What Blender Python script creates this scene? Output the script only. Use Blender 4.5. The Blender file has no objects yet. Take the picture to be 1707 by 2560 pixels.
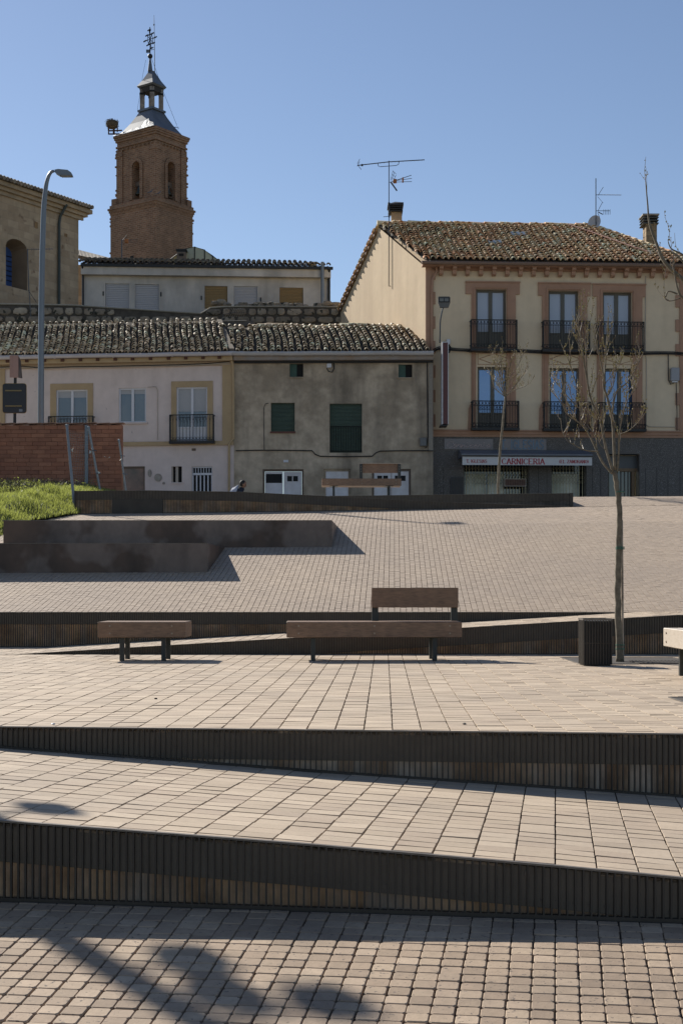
import bpy, math, random
from math import sin, cos, pi, radians, sqrt, atan2, hypot
from mathutils import Vector, Matrix
random.seed(7)
R = random.Random(11)
sc = bpy.context.scene
# ---------------------------------------------------------------- camera
cam_d = bpy.data.cameras.new('camera'); cam = bpy.data.objects.new('camera', cam_d)
sc.collection.objects.link(cam); sc.camera = cam
cam.location = (0, 0, 0); cam.rotation_euler = (radians(90), 0, 0)
cam_d.sensor_fit = 'VERTICAL'; cam_d.sensor_height = 36; cam_d.lens = 50
cam_d.shift_y = 189/2560; cam_d.clip_start = 0.1; cam_d.clip_end = 2000
# ---------------------------------------------------------------- world, sun, exposure
SUN = Vector((-0.95, 1.25, 1.0)).normalized()          # towards the sun
elev = math.asin(SUN.z); azim = atan2(SUN.x, SUN.y)
w = bpy.data.worlds.new('World'); sc.world = w; w.use_nodes = True
nt = w.node_tree; nt.nodes.clear()
sky = nt.nodes.new('ShaderNodeTexSky'); sky.sky_type = 'NISHITA'; sky.sun_disc = False
sky.sun_elevation = elev; sky.sun_rotation = azim; sky.altitude = 900
sky.air_density = 1.0; sky.dust_density = 0.25; sky.ozone_density = 1.6
bg = nt.nodes.new('ShaderNodeBackground'); bg.inputs[1].default_value = 0.074
wo = nt.nodes.new('ShaderNodeOutputWorld')
hs = nt.nodes.new('ShaderNodeHueSaturation'); hs.inputs['Hue'].default_value = .504; hs.inputs['Saturation'].default_value = .97; nt.links.new(sky.outputs[0], hs.inputs['Color']); nt.links.new(hs.outputs[0], bg.inputs[0]); nt.links.new(bg.outputs[0], wo.inputs[0])
sl = bpy.data.lights.new('sun', 'SUN'); sl.energy = 4.9; sl.angle = radians(0.5); sl.color = (1.0, 0.95, 0.86)
so = bpy.data.objects.new('sun', sl); sc.collection.objects.link(so); so.location = (-20, 30, 60)
so.rotation_euler = SUN.to_track_quat('Z', 'Y').to_euler()
sc.view_settings.view_transform = 'Standard'; sc.view_settings.look = 'None'
sc.view_settings.exposure = 0.55; sc.view_settings.gamma = 1.0; sc.view_settings.use_curve_mapping = False

# ---------------------------------------------------------------- helpers
F = 3555.6; CX = 853.5; HY = 1469.0
def W3(px, py, Y):
    "a measured picture point at distance Y metres, as a world point"
    return ((px-CX)*Y/F, Y, (HY-py)*Y/F)
ORG = {}
def origin_of(o): return ORG.get(o.name, Vector((0, 0, 0)))
def props(o, label=None, cat=None, group=None, kind=None):
    if label: o['label'] = label
    if cat: o['category'] = cat
    if group: o['group'] = group
    if kind: o['kind'] = kind
    return o
def thing(name, label, cat, loc=(0, 0, 0), group=None):
    o = bpy.data.objects.new(name, None); sc.collection.objects.link(o); o.location = loc
    o.empty_display_size = .2
    ORG[o.name] = Vector(loc)
    return props(o, label, cat, group)
def link(name, me, parent=None, smooth=False):
    o = bpy.data.objects.new(name, me); sc.collection.objects.link(o)
    if parent is not None: o.parent = parent; ORG[o.name] = origin_of(parent)
    return o
class MB:
    def __init__(s, T=None): s.v = []; s.f = []; s.T = T
    def pt(s, p):
        s.v.append(s.T(*p) if s.T else tuple(p)); return len(s.v)-1
    def face(s, pts): s.f.append([s.pt(p) for p in pts])
    def box(s, x0, x1, y0, y1, z0, z1):
        b = [s.pt(p) for p in ((x0,y0,z0),(x1,y0,z0),(x1,y1,z0),(x0,y1,z0),(x0,y0,z1),(x1,y0,z1),(x1,y1,z1),(x0,y1,z1))]
        for q in ((0,3,2,1),(4,5,6,7),(0,1,5,4),(1,2,6,5),(2,3,7,6),(3,0,4,7)): s.f.append([b[i] for i in q])
    def bbox(s, x0, x1, y0, y1, z0, z1, c=.005):
        "box with bevelled edges"
        def ring(i, z): return [(x0+i,y0,z),(x1-i,y0,z),(x1,y0+i,z),(x1,y1-i,z),(x1-i,y1,z),(x0+i,y1,z),(x0,y1-i,z),(x0,y0+i,z)]
        rs = [[(min(max(x,x0+c),x1-c),min(max(y,y0+c),y1-c),z0) for x,y,z in ring(c,z0)], ring(c,z0+c), ring(c,z1-c), [(min(max(x,x0+c),x1-c),min(max(y,y0+c),y1-c),z1) for x,y,z in ring(c,z1)]]
        idx = [[s.pt(p) for p in r] for r in rs]
        for a, b in zip(idx, idx[1:]):
            for i in range(8): j = (i+1) % 8; s.f.append([a[i], a[j], b[j], b[i]])
        s.f.append(idx[0][::-1]); s.f.append(idx[-1])
    def prism(s, poly, ax, a0, a1):
        "poly of 2-tuples extruded along axis ax ('x','y','z')"
        def P(p, a): return (a,p[0],p[1]) if ax == 'x' else ((p[0],a,p[1]) if ax == 'y' else (p[0],p[1],a))
        A = [s.pt(P(p,a0)) for p in poly]; B = [s.pt(P(p,a1)) for p in poly]; n = len(poly)
        s.f.append(A[::-1]); s.f.append(B)
        for i in range(n): j = (i+1) % n; s.f.append([A[i], A[j], B[j], B[i]])
    def tube(s, pts, r, n=6, r1=None, cap=True):
        pts = [Vector(p) for p in pts]; m = len(pts); rings = []; up = None
        for i, p in enumerate(pts):
            d = (pts[min(i+1,m-1)]-pts[max(i-1,0)])
            if d.length < 1e-9: d = Vector((0,0,1))
            d.normalize()
            if up is None: up = Vector((1,0,0)) if abs(d.x) < .8 else Vector((0,1,0))
            a = d.cross(up)
            if a.length < 1e-4: a = d.cross(Vector((0,1,0)))
            a.normalize(); b = d.cross(a); up = b.cross(d) if False else up
            if callable(r): rr = r(i/(m-1))
            else: rr = r if r1 is None else r+(r1-r)*i/(m-1)
            rings.append([s.pt(p+(a*cos(2*pi*k/n)+b*sin(2*pi*k/n))*rr) for k in range(n)])
        for A, B in zip(rings, rings[1:]):
            for k in range(n): l = (k+1) % n; s.f.append([A[k], A[l], B[l], B[k]])
        if cap: s.f.append(rings[0][::-1]); s.f.append(rings[-1])
    def lathe(s, c, prof, n=12):
        "prof list of (r,z) about the vertical axis through c"
        rings = [[s.pt((c[0]+r*cos(2*pi*k/n), c[1]+r*sin(2*pi*k/n), c[2]+z)) for k in range(n)] for r, z in prof]
        for A, B in zip(rings, rings[1:]):
            for k in range(n): l = (k+1) % n; s.f.append([A[k], A[l], B[l], B[k]])
        s.f.append(rings[0][::-1]); s.f.append(rings[-1])
    def ball(s, c, r, n=8, m=5): s.lathe(c, [(max(r*sin(pi*i/m),1e-4), -r*cos(pi*i/m)) for i in range(m+1)], n)
    def build(s, name, mat, parent=None, smooth=False, uv=False, recalc=True):
        me = bpy.data.meshes.new(name)
        o0 = origin_of(parent) if parent is not None else Vector((0,0,0))
        me.from_pydata([(x-o0.x, y-o0.y, z-o0.z) for x, y, z in s.v], [], s.f)
        if recalc:
            import bmesh
            bm = bmesh.new(); bm.from_mesh(me); bmesh.ops.recalc_face_normals(bm, faces=bm.faces); bm.to_mesh(me); bm.free()
        if uv:
            l = me.uv_layers.new(name='UVMap'); vs = me.vertices
            for p in me.polygons:
                n = p.normal
                if abs(n.z) < .7:
                    t = Vector((-n.y, n.x, 0)).normalized()
                    for li in p.loop_indices:
                        q = vs[me.loops[li].vertex_index].co + o0; l.data[li].uv = (q.dot(t), q.z)
                else:
                    for li in p.loop_indices:
                        q = vs[me.loops[li].vertex_index].co + o0; l.data[li].uv = (q.x, q.y)
        if smooth: me.polygons.foreach_set('use_smooth', [True]*len(me.polygons))
        me.materials.append(mat)
        return link(name, me, parent)
def structure(o): o['kind'] = 'structure'; return o

# ---------------------------------------------------------------- materials
MATS = {}
def mat(name, col, rough=.8, col2=None, scale=1.5, amt=.5, var=.12, bump=.0, bscale=40, metal=0., island=0., tones=None,
        streak=None, brick=None, spec=.5, coat=0., speck=None, emit=None):
    if name in MATS: return MATS[name]
    m = bpy.data.materials.new(name); m.use_nodes = True; MATS[name] = m
    t = m.node_tree; N = t.nodes; L = t.links; b = N['Principled BSDF']
    b.inputs['Roughness'].default_value = rough; b.inputs['Metallic'].default_value = metal
    b.inputs['Specular IOR Level'].default_value = spec; b.inputs['Coat Weight'].default_value = coat
    geo = N.new('ShaderNodeNewGeometry'); P = geo.outputs['Position']
    def noise(sc_, det=4, stretch=None, rgh=.6):
        n = N.new('ShaderNodeTexNoise'); n.inputs['Scale'].default_value = sc_; n.inputs['Detail'].default_value = det
        n.inputs['Roughness'].default_value = rgh
        if stretch:
            mp = N.new('ShaderNodeMapping'); mp.inputs['Scale'].default_value = stretch; L.new(P, mp.inputs[0]); L.new(mp.outputs[0], n.inputs[0])
        else: L.new(P, n.inputs[0])
        return n.outputs[0]
    def mix(a, c, f, mode='MIX'):
        x = N.new('ShaderNodeMix'); x.data_type = 'RGBA'; x.blend_type = mode
        for i, v in ((6, a), (7, c)):
            if isinstance(v, tuple): x.inputs[i].default_value = (*v[:3], 1)
            else: L.new(v, x.inputs[i])
        if isinstance(f, float): x.inputs[0].default_value = f
        else: L.new(f, x.inputs[0])
        return x.outputs[2]
    def ramp(v, lo, hi):
        x = N.new('ShaderNodeMapRange'); x.inputs[1].default_value = lo; x.inputs[2].default_value = hi; L.new(v, x.inputs[0]); return x.outputs[0]
    def mul(v, k):
        x = N.new('ShaderNodeMath'); x.operation = 'MULTIPLY'; L.new(v, x.inputs[0]); x.inputs[1].default_value = k; return x.outputs[0]
    c = tuple(col)
    if brick:
        uvn = N.new('ShaderNodeUVMap'); br = N.new('ShaderNodeTexBrick'); L.new(uvn.outputs[0], br.inputs[0])
        br.inputs['Color1'].default_value = (*col, 1); br.inputs['Color2'].default_value = (*(col2 or col), 1); br.inputs['Mortar'].default_value = (*brick['mortar'], 1)
        br.inputs['Scale'].default_value = 1; br.inputs['Brick Width'].default_value = brick['w']; br.inputs['Row Height'].default_value = brick['h']
        br.inputs['Mortar Size'].default_value = brick['m']; br.inputs['Mortar Smooth'].default_value = .2
        c = br.outputs[0]; bfac = br.outputs[1]
    if tones or island:
        oi = N.new('ShaderNodeObjectInfo'); ad = N.new('ShaderNodeMath'); ad.operation = 'ADD'
        L.new(oi.outputs['Random'], ad.inputs[0]); L.new(geo.outputs['Random Per Island'], ad.inputs[1])
        fr = N.new('ShaderNodeMath'); fr.operation = 'FRACT'; L.new(ad.outputs[0], fr.inputs[0]); rnd = fr.outputs[0]
        if tones:
            cr = N.new('ShaderNodeValToRGB'); L.new(rnd, cr.inputs[0]); e = cr.color_ramp.elements
            cr.color_ramp.interpolation = 'LINEAR'
            while len(e) < len(tones): e.new(.5)
            for i, tn in enumerate(tones): e[i].position = i/(len(tones)-1); e[i].color = (*tn, 1)
            c = cr.outputs[0]
    if col2 and not brick: c = mix(c, tuple(col2), ramp(noise(scale), .5-.25/max(amt,.05)*.5, .5+.25/max(amt,.05)*.5) if amt else 0.)
    if speck: c = mix(c, tuple(speck[0]), ramp(noise(speck[1], 2), speck[2], speck[2]+.06))
    if streak: c = mix(c, tuple(streak[0]), mul(ramp(noise(streak[1], 5, (1,1,streak[2])), .45, .75), streak[3]))
    if var:
        v = ramp(noise(bscale*.35, 5), .25, .75); lo = N.new('ShaderNodeMapRange'); L.new(v, lo.inputs[0]); lo.inputs[3].default_value = 1-var; lo.inputs[4].default_value = 1+var
        hv = N.new('ShaderNodeHueSaturation'); L.new(lo.outputs[0], hv.inputs['Value'])
        if isinstance(c, tuple): hv.inputs['Color'].default_value = (*c[:3], 1)
        else: L.new(c, hv.inputs['Color'])
        c = hv.outputs[0]
    if isinstance(c, tuple): b.inputs['Base Color'].default_value = (*c[:3], 1)
    else: L.new(c, b.inputs['Base Color'])
    if bump or brick:
        bp = N.new('ShaderNodeBump'); bp.inputs['Strength'].default_value = .6; bp.inputs['Distance'].default_value = bump or .01
        if brick:
            iv = N.new('ShaderNodeMath'); iv.operation = 'SUBTRACT'; iv.inputs[0].default_value = 1; L.new(bfac, iv.inputs[1])
            ad2 = N.new('ShaderNodeMath'); L.new(iv.outputs[0], ad2.inputs[0]); L.new(mul(noise(bscale), .7), ad2.inputs[1]); L.new(ad2.outputs[0], bp.inputs['Height'])
        else: L.new(noise(bscale, 6), bp.inputs['Height'])
        L.new(bp.outputs[0], b.inputs['Normal'])
    if emit: b.inputs['Emission Color'].default_value = (*emit[0], 1); b.inputs['Emission Strength'].default_value = emit[1]
    return m
m_sett = mat('sett_small', (.4,.34,.29), .85, tones=[(0.367,0.273,0.188),(0.276,0.199,0.136),(0.454,0.343,0.242),(0.324,0.233,0.160),(0.421,0.317,0.219),(0.298,0.214,0.148)], var=.13, streak=((.16,.12,.09), 1.6, 1, .6), bump=.002, bscale=90, speck=((.13,.10,.08), 48, .64))
m_pav = mat('paver_large', (.45,.4,.35), .85, tones=[(0.442,0.343,0.244),(0.383,0.293,0.211),(0.496,0.393,0.285),(0.427,0.333,0.237),(0.367,0.284,0.201)], var=.10, streak=((.27,.215,.165), .9, 1, .5), bump=.001, bscale=110)
m_slope = mat('sett_slope', (.4,.34,.29), .85, tones=[(0.433,0.333,0.237),(0.357,0.268,0.190),(0.486,0.377,0.273),(0.406,0.308,0.219)], var=.10, col2=(.32,.25,.195), scale=.35, amt=.35, bscale=30)
m_bed = mat('joint_sand', (.085,.065,.048), .95, var=.3, bscale=60)
m_steel = mat('dark_steel', (.06,.05,.04), .6, metal=.3, var=.25, bscale=8, spec=.4)
m_panel = mat('steel_panel', (.145,.12,.092), .65, col2=(.185,.155,.12), scale=6, amt=.5, var=.15, bscale=12)
m_rust = mat('stained_concrete', (.85,.54,.30), .9, col2=(.42,.25,.14), scale=3.0, amt=.8, var=.3, bscale=20, streak=((.55,.48,.40), 5, .15, .9))
m_rust2 = mat('streaked_concrete', (.70,.50,.33), .9, col2=(.36,.23,.14), scale=2.5, amt=.8, var=.3, bscale=20, streak=((.95,.86,.72), 6, .12, 1.0))
m_conc = mat('pale_concrete', (.42,.38,.33), .9, col2=(.2,.17,.14), scale=3, amt=.6, var=.25, bscale=20)
m_edge = mat('worn_edge', (.16,.14,.12), .55, metal=.5, var=.3, bscale=30)
m_block = mat('corroded_plate', (.095,.063,.046), .6, col2=(.165,.13,.11), scale=.55, amt=5, var=.22, bscale=9, metal=.2, streak=((.03,.024,.02), 1.4, .4, .7))
m_wood = mat('bench_wood', (.215,.128,.076), .55, var=.2, bscale=25, streak=((.06,.034,.024), 9, 8, .7), island=1)
m_woodl = mat('weathered_wood_top', (.36,.30,.25), .6, var=.2, bscale=25)
m_leg = mat('painted_leg', (.035,.038,.036), .5, metal=.3, var=.1)
m_binb = mat('bin_black', (.018,.017,.016), .6, var=.2)
m_bolt = mat('bolt', (.28,.23,.19), .35, metal=.8, var=.05)
m_bark = mat('bark', (.20,.165,.115), .8, col2=(.11,.09,.06), scale=14, amt=.8, var=.25, bump=.004, bscale=60)
m_twig = mat('twig', (.50,.41,.31), .38, col2=(.13,.09,.065), scale=5, amt=.8, var=.2)
m_bud = mat('bud', (.30,.27,.06), .7, var=.3, col2=(.22,.13,.05), scale=6, amt=.6)
m_tie = mat('green_tie', (.03,.12,.08), .6)
m_ironr = mat('rough_iron', (.02,.019,.018), .95, var=.1, spec=.1)
m_soil = mat('soil', (.05,.04,.032), .95, var=.4, bump=.01, bscale=30)
# ================================================================ GROUND GEOMETRY
def lerp_list(L, x):
    if x <= L[0][0]: return L[0][1]
    for (a, za), (b, zb) in zip(L, L[1:]):
        if x <= b: return za+(zb-za)*(x-a)/(b-a)
    return L[-1][1]
def y1(X): return 6.53-.14*X                       # lowest step wall
def y2(X): return 9.15-.108*X                      # second step wall
Y3 = 19.48; Y4 = 21.9; YA = 34.3; YB = 36.3; YC = 38.2
def z_low(X, Y): return -1.482-.0971*(y1(X)-Y)
Z1 = [(-3,-1.03),(-1.62,-1.104),(-.157,-1.179),(.966,-1.248),(1.517,-1.287),(3,-1.39)]
Z2 = [(-4,-.95),(-2.24,-1.057),(.017,-1.198),(2.13,-1.312),(4,-1.41)]
def z_mid(X, Y):
    t = (Y-y1(X))/(y2(X)-y1(X)); return lerp_list(Z1, X)*(1-t)+lerp_list(Z2, X)*t
ZT = -.915
def z_ter(X, Y): return ZT
def z_ramp(X, Y): return max(ZT, ZT+.0596*(X+4.5)) if X < 4.6 else max(ZT+.0596*9.1-.003, -.373)
KX = [-9, -4, 1, 6.5, 12]
KY = [(21.9, [-.377]*5), (30.5, [1.24,1.30,1.34,1.42,1.5]), (34.3, [1.75,1.80,1.867,1.96,2.05]), (36.3, [1.83,1.88,1.95,2.075,2.2]), (38.2, [2.3,2.35,2.40,2.44,2.47]), (60, [2.5]*5)]
def z_slope(X, Y):
    rows = [(y, lerp_list(list(zip(KX, r)), X)) for y, r in KY]
    return lerp_list(rows, Y)
def clip(poly, hp):
    for nx, ny, c in hp:
        out = []
        for i in range(len(poly)):
            a = poly[i]; b = poly[(i+1) % len(poly)]; da = nx*a[0]+ny*a[1]-c; db = nx*b[0]+ny*b[1]-c
            if da <= 0: out.append(a)
            if da*db < 0: t = da/(da-db); out.append((a[0]+(b[0]-a[0])*t, a[1]+(b[1]-a[1])*t))
        poly = out
        if len(poly) < 3: return []
    return poly
def area(p): return abs(sum(p[i][0]*p[(i+1)%len(p)][1]-p[(i+1)%len(p)][0]*p[i][1] for i in range(len(p))))/2
def sett_geo(V, Fc, poly, zf, lift, tx, ty, ch, bev, deep):
    n = len(poly); cx = sum(p[0] for p in poly)/n; cy = sum(p[1] for p in poly)/n
    rad = max(hypot(p[0]-cx, p[1]-cy) for p in poly); k = max(.5, 1-bev/rad*1.25); o = len(V)
    def z(x, y): return zf(x, y)+lift+(x-cx)*tx+(y-cy)*ty
    for x, y in poly: V.append((x, y, z(x, y)-deep))
    rings = 2
    if ch:
        for x, y in poly: V.append((x, y, z(x, y)-ch))
        rings = 3
    for x, y in poly:
        x2 = cx+(x-cx)*k; y2_ = cy+(y-cy)*k; V.append((x2, y2_, z(x2, y2_)))
    for r in range(rings-1):
        for i in range(n): j = (i+1) % n; Fc.append([o+r*n+i, o+r*n+j, o+(r+1)*n+j, o+(r+1)*n+i])
    Fc.append([o+(rings-1)*n+i for i in range(n)])
def pave(ground, name, alpha, wa, wb, zf, hps, yr, mat_, ga, gb, cc, bev, ch, jit, nparts, a_off=0, margin=1.18, keep=None, deep=.03, bj=0.):
    ca, sa = cos(alpha), sin(alpha)
    ya, yb = yr; lim = .2401*margin
    items = []
    amax = int((yb*lim+yb*.2)/wa)+2
    for i in range(-amax, amax):
        coloff = bj*R.random()
        bmin = int((ya/ca-1)/wb)-8; bmax = int((yb/ca+1)/wb)+8
        for j in range(bmin, bmax):
            a0 = i*wa+a_off; b0 = j*wb+coloff*wb
            am = a0+wa/2; bmid = b0+wb/2; X = am*ca+bmid*sa; Y = -am*sa+bmid*ca
            if Y < ya-.3 or Y > yb+.3 or abs(X) > lim*Y+.15: continue
            if keep and not keep(X, Y): continue
            j1 = lambda: R.uniform(-jit, jit)
            A0, A1, B0, B1 = a0+ga+j1(), a0+wa-ga+j1(), b0+gb+j1()*.7, b0+wb-gb+j1()*.7
            if cc: pl = [(A0+cc,B0),(A1-cc,B0),(A1,B0+cc),(A1,B1-cc),(A1-cc,B1),(A0+cc,B1),(A0,B1-cc),(A0,B0+cc)]
            else: pl = [(A0,B0),(A1,B0),(A1,B1),(A0,B1)]
            pl = [(a*ca+b*sa, -a*sa+b*ca) for a, b in pl]
            pl = clip(pl, hps)
            if not pl or area(pl) < wa*wb*.04: continue
            # inside the picture: how large it shows
            vis = abs(X) < .2401*Y
            items.append((0 if vis else 1, Y, pl))
    items.sort(key=lambda q: (q[0], q[1]))
    V = []; Fc = []
    for n, (vv, Y, pl) in enumerate(items):
        lift = R.gauss(0, .0010); tx = R.gauss(0, .006); ty = R.gauss(0, .006)
        if n < nparts:
            v2 = []; f2 = []; sett_geo(v2, f2, pl, zf, lift, tx, ty, ch, bev, deep)
            me = bpy.data.meshes.new(name); me.from_pydata(v2, [], f2); me.materials.append(mat_); link(name, me, ground)
        else: sett_geo(V, Fc, pl, zf, lift, tx, ty, ch, bev, deep)
    if V:
        me = bpy.data.meshes.new(name+'_field'); me.from_pydata(V, [], Fc); me.materials.append(mat_)
        o = link(name+'_field', me, ground); o['kind'] = 'stuff'
    return len(items)
def sheet(name, xs_of_y, ys, zf, off, m):
    "ground sheet as a grid: xs_of_y(y) gives the x knots"
    mb = MB(); rows = []
    for y in ys:
        rows.append([mb.pt(q) for q in [(x, (y(x) if callable(y) else y), 0) for x in xs_of_y]])
    vs = [(x, y, zf(x, y)+off) for x, y, z in mb.v]; mb.v = vs
    for A, B in zip(rows, rows[1:]):
        for i in range(len(A)-1): mb.f.append([A[i], A[i+1], B[i+1], B[i]])
    return structure(mb.build(name, m, recalc=False))
# far ground to the horizon
gm = mat('dry_earth', (.16,.13,.095), .95, col2=(.1,.09,.05), scale=.05, amt=.5, var=.2, bscale=3)
mb = MB(); mb.face([(-600,-400,-3.2),(600,-400,-3.2),(600,21,-3.2),(-600,21,-3.2)]); mb.face([(-600,21,-3.2),(600,21,-3.2),(600,900,2.0),(-600,900,2.0)])
structure(mb.build('ground', gm, recalc=False))
import numpy as _np
xs = [x*.5 for x in range(-7, 8)]
g_low = sheet('lower_pavement', xs, [lambda x: -3.0, lambda x: y1(x)+.03], z_low, -.016, m_bed)
g_mid = sheet('middle_ramp', xs+[4,4.5], [lambda x: y1(x)-.004, lambda x: y1(x)*.5+y2(x)*.5, lambda x: y2(x)+.03], z_mid, -.014, m_bed)
g_ter = sheet('bench_terrace', [x*1. for x in range(-12, 13)], [lambda x: y2(x)-.004, lambda x: Y3+.02], z_ter, -.012, m_bed)
g_rmp = sheet('access_ramp', [-12,-4.5]+[x*.5 for x in range(-8, 10)]+[12], [lambda x: Y3-.004, lambda x: Y4+.02], z_ramp, -.012, m_bed)
g_slp = sheet('paved_slope', [x*1. for x in range(-10, 17)], [lambda x: Y4-.004]+[23,24.5,26,27.5,29,30.5,31.8,33,34.32], z_slope, -.012, m_bed)
al = radians(8.54); al2 = radians(2.13)
pave(g_low, 'sett', al, .0925, .083, z_low, [(.14, 1, 6.53-.035)], (4.6, 6.9), m_sett, .0022, .0024, .009, .0030, .0035, .0024, 300)
pave(g_mid, 'paver', al, .185, .138, z_mid, [(-.14, -1, -6.53-.012), (.108, 1, 9.15-.03)], (6.0, 9.7), m_pav, .0036, .0058, .004, .0012, .0015, .0012, 300, bj=1)
pave(g_ter, 'paver', radians(1.72), .185, .14, z_ter, [(-.108, -1, -9.15-.012), (0, 1, Y3-.04)], (8.6, 19.6), m_pav, .0042, .0042, 0, .0008, .0015, .0014, 300, a_off=.054, bj=1)
pave(g_rmp, 'paver', radians(1.72), .185, .14, z_ramp, [(0, -1, -Y3-.012), (0, 1, Y4-.03)], (19.4, 22), m_pav, .003, .002, 0, .004, 0, .002, 0)
def keep_slope(X, Y):
    gx = -6.35-.28*(34.3-Y) if Y > 31.8 else -7.05
    return X > gx
pave(g_slp, 'sett', al2, .0925, .083, z_slope, [(0, -1, -Y4-.012), (0, 1, YA-.03)], (21.8, 34.5), m_slope, .0034, .0036, 0, .001, 0, .002, 300, margin=1.1, keep=keep_slope, deep=.02)
# upper right part of the slope, up to its crest
g_up = sheet('slope_crest', [4.9,5.88,7,8.5,10,12,16], [YA-.004,35.3,36.3,37.3,38.2,39.5], z_slope, -.012, m_bed)
pave(g_up, 'sett', al2, .0925, .083, z_slope, [(0, -1, -YA-.0), (-1, 0, -5.5)], (34.2, 39.2), m_slope, .0034, .0036, 0, .001, 0, .002, 0, margin=1.1, keep=lambda X, Y: X > (5.5 if Y < 36.3 else 5.9), deep=.02)
# upper terrace and street (seen edge-on)
mb = MB(); m_street = mat('street_concrete', (.42,.37,.31), .9, var=.15, bscale=4)
mb.face([(-6.35,YB+.05,2.34),(0,YB+.05,2.335),(5.86,YB+.05,2.40),(5.86,39.2,2.47),(-6.35,39.2,2.47)])
mb.face([(-6.35,39.2,2.47),(30,39.2,2.47),(30,54.6,2.5),(-30,54.6,2.5),(-30,43.3,2.49),(-6.35,43.3,2.49)])
structure(mb.build('street', m_street, recalc=False))
# ---- step walls of steel bars
def step_wall(label, name, y_of, X0, X1, ztop, zbot, pan, sp, parts, dirm, m_low, ends=None):
    t = thing(name, label, 'retaining wall', (X0, y_of(X0), zbot(X0)))
    n = 60; xs_ = [X0+(X1-X0)*i/n for i in range(n+1)]
    def strip(z0f, z1f, off, nm, m_, thick=.0):
        mb = MB()
        for a, b in zip(xs_, xs_[1:]):
            if z1f(a)-z0f(a) < .004 and z1f(b)-z0f(b) < .004: continue
            mb.face([(a,y_of(a)+off,min(z0f(a),z1f(a))),(b,y_of(b)+off,min(z0f(b),z1f(b))),(b,y_of(b)+off,z1f(b)),(a,y_of(a)+off,z1f(a))])
        if mb.f: return mb.build(nm, m_, t, recalc=False)
    split = lambda x: max(zbot(x), ztop(x)-pan)
    strip(split, lambda x: ztop(x)+.0, .012, 'steel_panel', m_panel)
    strip(lambda x: zbot(x)-.02, split, .030, 'concrete_base', m_low)
    mb = MB()                                           # top edge: thin flat bar
    for a, b in zip(xs_, xs_[1:]):
        if ztop(a)-zbot(a) < .004 and ztop(b)-zbot(b) < .004: continue
        for (p0, p1) in (((-.014,-.006),(-.014,.001)),):
            A = [(a,y_of(a)-.014,ztop(a)-.008),(b,y_of(b)-.014,ztop(b)-.008),(b,y_of(b)-.014,ztop(b)+.001),(a,y_of(a)-.014,ztop(a)+.001),(a,y_of(a)+.013,ztop(a)+.001),(b,y_of(b)+.013,ztop(b)+.001)]
            mb.face(A[:4]); mb.face([A[3],A[2],A[5],A[4]])
    mb.build('edge_bar', m_edge, t, recalc=False)
    mb = MB()
    for a, b in zip(xs_, xs_[1:]):
        if ztop(a)-zbot(a) < .03: continue
        mb.face([(a,y_of(a)-.016,zbot(a)-.01),(b,y_of(b)-.016,zbot(b)-.01),(b,y_of(b)-.016,zbot(b)+.012),(a,y_of(a)-.016,zbot(a)+.012)])
        mb.face([(a,y_of(a)-.016,zbot(a)+.012),(b,y_of(b)-.016,zbot(b)+.012),(b,y_of(b)+.01,zbot(b)+.012),(a,y_of(a)+.01,zbot(a)+.012)])
    mb.build('bottom_rail', m_steel, t, recalc=False)
    st = MB(); k = 0; x = X0+sp*.5
    while x < X1:
        z0, z1 = zbot(x), ztop(x)-.006
        if z1-z0 > .012:
            mb = MB() if parts and k < 300 else st
            hw = .0042; yy = y_of(x)
            mb.box(x-hw, x+hw, yy-.014, yy+.011, z0, z1)
            if parts and k < 300: mb.build('bar', m_steel, t)
            k += 1
        x += sp*R.uniform(.985, 1.015)
    if parts:
        bm_ = MB(); x = X0+sp; k = 0
        while x < X1:
            z = max(split(x)+.03, zbot(x)+.02)
            if ztop(x)-z > .03 and k % 2 == 0: bm_.box(x-.004+sp*.3, x+.004+sp*.3, y_of(x)+.004, y_of(x)+.0125, z, z+.009)
            if k % 23 == 11: bm_.box(x+sp*.2, x+sp*.8, y_of(x)+.002, y_of(x)+.0125, ztop(x)-.06, ztop(x)-.04)
            x += sp; k += 1
        o = bm_.build('fixings', m_edge, t); o['kind'] = 'stuff'
    if st.f: o = st.build('bars', m_steel, t); o['kind'] = 'stuff'
    return t
step_wall('lowest low wall of dark upright steel bars, nearest the camera', 'step_wall', y1, -2.0, 1.9, lambda x: lerp_list(Z1, x), lambda x: z_low(x, y1(x)), .2, .0348, True, 0, m_rust)
step_wall('second low wall of dark steel bars, holding the bench terrace', 'step_wall', y2, -2.75, 2.7, lambda x: ZT, lambda x: z_mid(x, y2(x)), .2, .0352, True, 0, m_rust2)
step_wall('wedge-shaped steel-bar wall rising to the right behind the benches and the litter bin', 'step_wall', lambda x: Y3, -4.5, 6.2, lambda x: z_ramp(x, Y3), lambda x: ZT, .24, .0345, False, 0, m_rust)
step_wall('long straight steel-bar wall under the lower edge of the paved slope', 'step_wall', lambda x: Y4, -7, 6.2, lambda x: -.377, lambda x: z_ramp(x, Y4), .19, .0345, False, 0, m_rust)
A_TOP = [(-6.4,2.33),(-4.7,2.346),(-2.45,2.31),(-.27,2.203),(2.47,2.065),(5.5,1.955)]
step_wall('dark wedge-shaped steel-bar wall at the top of the slope, starting beside the grass', 'step_wall', lambda x: YA, -6.4, 5.5, lambda x: lerp_list(A_TOP, x), lambda x: z_slope(x, YA), .22, .036, False, 0, m_rust)
step_wall('steel-bar wall with pale concrete foot below the upper bench, ending at a dark post', 'step_wall', lambda x: YB, -.3, 5.87, lambda x: lerp_list([(0,2.342),(5.87,2.41)], x), lambda x: z_slope(x, YB), .2, .036, False, 0, m_conc)
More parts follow.
